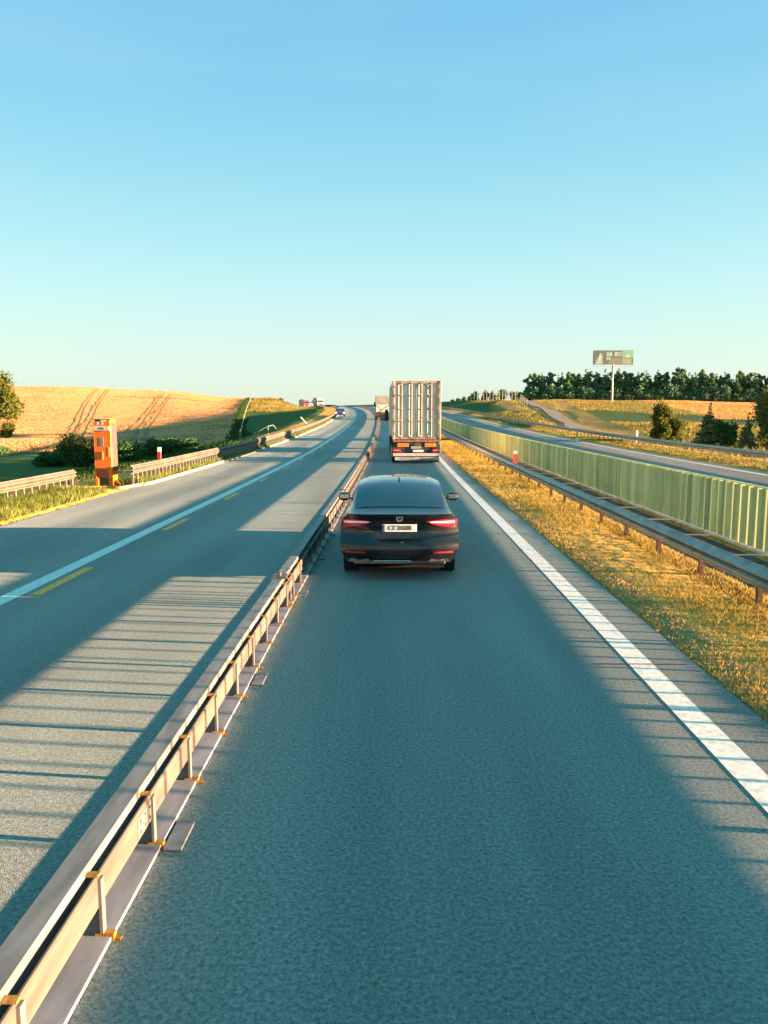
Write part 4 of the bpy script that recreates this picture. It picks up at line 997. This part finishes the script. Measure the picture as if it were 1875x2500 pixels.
for x0, x1 in ((-hw, -hw+.12), (hw-.14, hw)):
    for y0, y1 in ((0, .1), (dp-.12, dp)): MB().bbox(x0, x1, y0, y1, -.05, .30, .01).build('foot', M_OR, sos)
MB().bbox(-hw+.05, hw-.13, .06, .5, .02, .31, .01).build('plinth', M_DARK, sos)

# ------------------------------------------------------------------ billboard
BX, BY = bx_at(1486, 232), 232; bz = ground_z(BX, BY)
M_BB = mat('billboard_dark', (.04, .08, .09), .7, nscale=.5, col2=(.07, .11, .11)); M_GRN = mat('billboard_green', (.10, .36, .20), .7)
M_PALE = mat('billboard_pale', (.22, .33, .33), .7, nscale=.8, var=.15)
bb = thing('billboard', 'wide green and white advertising board on a tall pale pole in front of the wood', 'billboard', (BX, BY, bz), R(3))
topz = CAMZ+(1011-860)/1878*BY-bz; botz = CAMZ+(1011-893)/1878*BY-bz
b = MB(); b.tube((0, .25, -.5), (0, .25, botz+.3), .34, 14, .27); b.build('pole', mat('pole_paint', (.36, .34, .28), .6), bb, smooth=40)
brd = MB().bbox(-6, 6, 0, .45, botz, topz, .05).build('board', M_BB, bb)
def art(pts, m, nm, d=-.012):
    n = len(pts); o = MB().add([(x, d, botz+z) for x, z in pts]+[(x, .001, botz+z) for x, z in pts], [tuple(range(n))]+[(k, (k+1) % n, n+(k+1) % n, n+k) for k in range(n)]).build(nm, m, brd); return o
hh_ = topz-botz
art([(-5.4, .15), (-3.2, .15), (-3.3, 2.3), (-3.9, 3.5), (-4.3, 2.6)], M_PALE, 'pale_figure')
for x0, w_ in ((-2.1, .8), (-1.2, .75), (.3, .7), (1.1, .9), (2.1, .6)): art([(x0, 2.4), (x0+w_, 2.4), (x0+w_, 3.6), (x0, 3.6)], M_PALE, 'pale_block')
for x0, w_ in ((-2.1, .6), (-1.4, .5)): art([(x0, 1.25), (x0+w_, 1.25), (x0+w_, 2.1), (x0, 2.1)], M_PALE, 'pale_block')
art([(-1.6, .15), (2.3, .15), (2.3, 1.9), (-.7, 1.9), (-1.0, 1.0), (-1.6, 1.0)], mat('billboard_sand', (.13, .15, .13), .7), 'sand_patch')
art([(2.6, 1.9), (5.9, 1.9), (5.9, hh_-.1), (2.6, hh_-.1)], M_GRN, 'green_patch')
art([(3.4, 2.0), (4.9, 2.0), (4.7, 3.2), (4.2, 3.6), (3.8, 3.3)], M_PALE, 'pale_arch', -.02)
art([(2.5, .15), (5.4, .15), (5.4, 1.7), (2.5, 1.7)], mat('billboard_olive', (.20, .25, .19), .7), 'olive_patch')
MB().bbox(-6.1, 6.1, -.35, .0, botz-.55, botz-.42, .02).build('catwalk', mat('catwalk_grey', (.34, .38, .36), .6), bb)
b = MB()
for x in (-5, -2.5, 2.5, 5): b.tube((x, .2, botz-.45), (x, .2, botz+.1), .06, 6)
b.build('bracket', mat('catwalk_grey', (.34, .38, .36), .6), bb)

# ------------------------------------------------------------------ small roadside things
def marker(label, x, y, z0, h, w, mt, mb_, rz=0, split=.5):
    o = thing('marker_post', label, 'marker post', (x, y, z0), rz)
    MB().bbox(-w/2, w/2, -.03, .03, -.3, h*split, .01).build('base', mb_, o); MB().bbox(-w/2, w/2, -.03, .03, h*split+.001, h, .012).build('top', mt, o); return o
p = P(-7.85, 31, 0); marker('red and white marker post standing up behind the guardrail right of the phone box', p.x, p.y, p.z, 1.23, .15, M_WHITE, M_REDW, split=.84)
p = P(6.85, 33.2, 0); marker('red marker post with a white top between the guardrail and the green screen', p.x, p.y, p.z, .98, .2, M_WHITE, mat('orange_red_post', (.45, .09, .04), .5), split=.86)
x = bx_at(1405, 66); marker('yellow marker post behind the far guardrail', x, 66, ground_z(x, 66), 1.0, .16, mat('yellow_post', (.6, .4, .05), .5), M_WHITE, split=.3)
x = bx_at(1549, 62); marker('white marker post at the end of the haul tracks behind the far guardrail', x, 62, ground_z(x, 62), 1.05, .14, M_WHITE, M_WHITE, split=.3)
# warning sign seen from behind, beside the bend
p = P(-8.3, 300, 0); sgn = thing('road_sign', 'small dark triangular road sign on the bend left of the white lorry', 'road sign', (bx_at(764, 300), 300, ground_z(bx_at(764, 300), 300)))
sz = CAMZ+(1011-984)/1878*300-sgn.location.z
b = MB(); b.tube((0, 0, -.3), (0, 0, sz+1.0), .05, 6); b.build('post', M_GALV, sgn)
b = MB(); b.prism([(-.62, sz), (.62, sz), (0, sz+1.1)], -.08, -.05); b.build('sign_panel', mat('sign_back', (.05, .06, .07), .6), sgn)
# stair handrails on the bank
def handrail(label, x, y):
    z = ground_z(x, y); o = thing('handrail', label, 'handrail', (x, y, z)); b = MB()
    pts = [(-1.6, 0, .15), (-.2, 0, .9), (.3, .3, 1.0), (.6, .3, .6)]
    for a, c in zip(pts, pts[1:]): b.tube(a, c, .035, 6)
    b.build('rail', mat('pale_rail', (.24, .29, .25), .5), o)
    b = MB(); b.tube((-.2, 0, -.3), (-.2, 0, .9), .035, 6); b.tube((-1.2, 0, -.3), (-1.2, 0, .36), .03, 6); b.build('upright', mat('pale_rail', (.24, .29, .25), .5), o)
x = bx_at(660, 78); handrail('pale stair handrail on the shaded bank behind the left guardrail', x, 78)
lp = thing('leaning_stake', 'white leaning stake behind the left guardrail further along', 'stake', tuple(P(-8.4, 94, .3)))
MB().tube((-.75, 0, 1.15), (.1, 0, .2), .07, 6).build('stake', M_WHITE, lp)
# lattice mast on the hill and a hut on its shoulder
mx_, my_ = bx_at(618, 330), 330; mz = ground_z(mx_, my_); mst = thing('mast', 'faint slender mast on top of the hill at the edge of the wheat', 'mast', (mx_, my_, mz)); b = MB()
for a in range(3): b.tube((math.cos(a*2.09)*.5, math.sin(a*2.09)*.5, 0), (math.cos(a*2.09)*.2, math.sin(a*2.09)*.2, 3.6), .05, 5)
for k in range(6):
    z = .3+k*.6; b.tube((.45, 0, z), (-.25, .4, z+.5), .035, 4); b.tube((-.25, -.4, z), (.4, 0, z+.5), .035, 4)
b.tube((0, 0, 3.5), (0, 0, 4.6), .06, 5); b.build('lattice', mat('mast_grey', (.16, .19, .18), .6), mst)
hx, hy = bx_at(688, 330), 330; hz = ground_z(hx, hy); hut = thing('hut', 'tiny dark hut on the shoulder of the green hill', 'hut', (hx, hy, hz-.1)); MB().box(-1.3, 1.3, -1, 1, 0, 1.3).build('wall', mat('hut_wall', (.16, .14, .13), .8), hut)
MB().prism([(-1.5, 1.301), (1.5, 1.301), (0, 2.0)], -1.2, 1.2).build('roof', mat('hut_roof', (.10, .07, .06), .8), hut)
# pale fence along the field boundary on the left bank
fn = thing('field_fence', 'thin pale wire fence between the wheat and the grass bank', 'fence'); b = MB(); pp = None
for k in range(26):
    y = 100+k*7.4; x = float(np.interp(y, [90, 100, 280, 320], [-.200, -.202, -.1855, -.1855]))*y; z = ground_z(x, y)
    c = MB().tube((x, y, z-.2), (x, y, z+1.3), .05, 5).build('post', mat('pale_rail', (.24, .29, .25), .5), fn)
    if pp:
        for hh in (.5, .9, 1.25): b.tube((pp[0], pp[1], pp[2]+hh), (x, y, z+hh), .015, 4, cap=False)
    pp = (x, y, z)
b.build('wire', M_GALV, fn)
# dark hedge line along the field edge: coarse dark grass strip
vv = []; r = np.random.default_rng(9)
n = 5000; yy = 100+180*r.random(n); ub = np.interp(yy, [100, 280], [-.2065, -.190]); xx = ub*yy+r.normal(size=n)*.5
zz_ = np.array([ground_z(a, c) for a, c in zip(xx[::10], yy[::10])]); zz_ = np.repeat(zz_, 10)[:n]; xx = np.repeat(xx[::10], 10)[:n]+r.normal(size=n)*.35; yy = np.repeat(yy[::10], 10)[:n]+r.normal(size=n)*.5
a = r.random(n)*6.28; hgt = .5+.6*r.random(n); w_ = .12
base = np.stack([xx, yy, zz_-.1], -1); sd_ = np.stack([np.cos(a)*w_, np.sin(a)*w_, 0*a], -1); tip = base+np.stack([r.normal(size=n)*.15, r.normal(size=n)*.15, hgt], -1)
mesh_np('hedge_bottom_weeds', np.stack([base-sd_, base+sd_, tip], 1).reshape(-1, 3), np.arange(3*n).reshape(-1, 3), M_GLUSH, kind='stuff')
# tall fence of pale posts on the right slope and the slip-road guardrail
fp = thing('post_fence', 'row of tall pale fence posts on the right slope before the distant trees', 'fence'); b = MB(); pp = None
for k in range(15):
    px = 1147+k*7.6; D = 262-k*1.2; x = bx_at(px, D); z = ground_z(x, D); h = 3.3-.03*k
    MB().bbox(x-.08, x+.08, D-.08, D+.08, z-.3, z+h, .02).build('post', mat('pale_post', (.34, .35, .28), .7), fp)
    if pp:
        for hh in (.8, 1.6, 2.4): b.tube((pp[0], pp[1], pp[2]+hh), (x, D, z+hh), .025, 4, cap=False)
    pp = (x, D, z)
b.build('wire', M_GALV, fp)
def slip(t): y = 97+t*138; return 21.0+15.7*t+.8*math.sin(t*3.1), y
def side_ribbon(name, w0, w1, m, dz, kind, hgt=None):
    b = MB(); N = 50; vs = []
    for k in range(N+1):
        t = k/N; x, y = slip(t); z = ground_z(x+(w0+w1)/2, y)+dz
        vs += [(x+w0, y, z), (x+w1, y, z)]
    b.add(vs, [(2*k, 2*k+1, 2*k+3, 2*k+2) for k in range(N)]); o = b.build(name, m, smooth='all', fix=False); return tag(o, kind=kind)
side_ribbon('slip_road', .8, 3.4, mat('gravelly_tarmac', (.16, .14, .12), .9, nscale=2, var=.2), .16, 'structure')
so = thing('guardrail', 'short sunlit guardrail running down beside the slip road on the right slope', 'guardrail'); b = MB(); vs = []; N = 40
for k in range(N+1):
    t = k/N; x, y = slip(t); z = ground_z(x+2.5, y)+.15
    vs += [(x, y, z+.42), (x+.07, y, z+.5), (x+.02, y, z+.58), (x+.07, y, z+.66), (x, y, z+.74), (x-.02, y, z+.58)]
b.add(vs, [(6*k+j, 6*k+(j+1) % 6, 6*k+6+(j+1) % 6, 6*k+6+j) for k in range(N) for j in range(6)]); b.build('beam', M_RAIL, so)
for k in range(0, 60):
    t = k/60; x, y = slip(t); z = ground_z(x+2.5, y); MB().box(x-.06, x-.025, y-.04, y+.04, z-.3, z+.85).build('post', M_GALV, so)
for k, t in enumerate((.62, .68, .74, .80)):
    x, y = slip(t); x -= .8; z = ground_z(x, y); q = thing('roadside_post', 'pale upright post beside the slip road guardrail', 'post', (x, y, z), 0, 'pale posts beside the slip road')
    MB().bbox(-.09, .09, -.09, .09, -.3, 2.4, .02).build('shaft', mat('pale_post', (.34, .35, .28), .7), q)
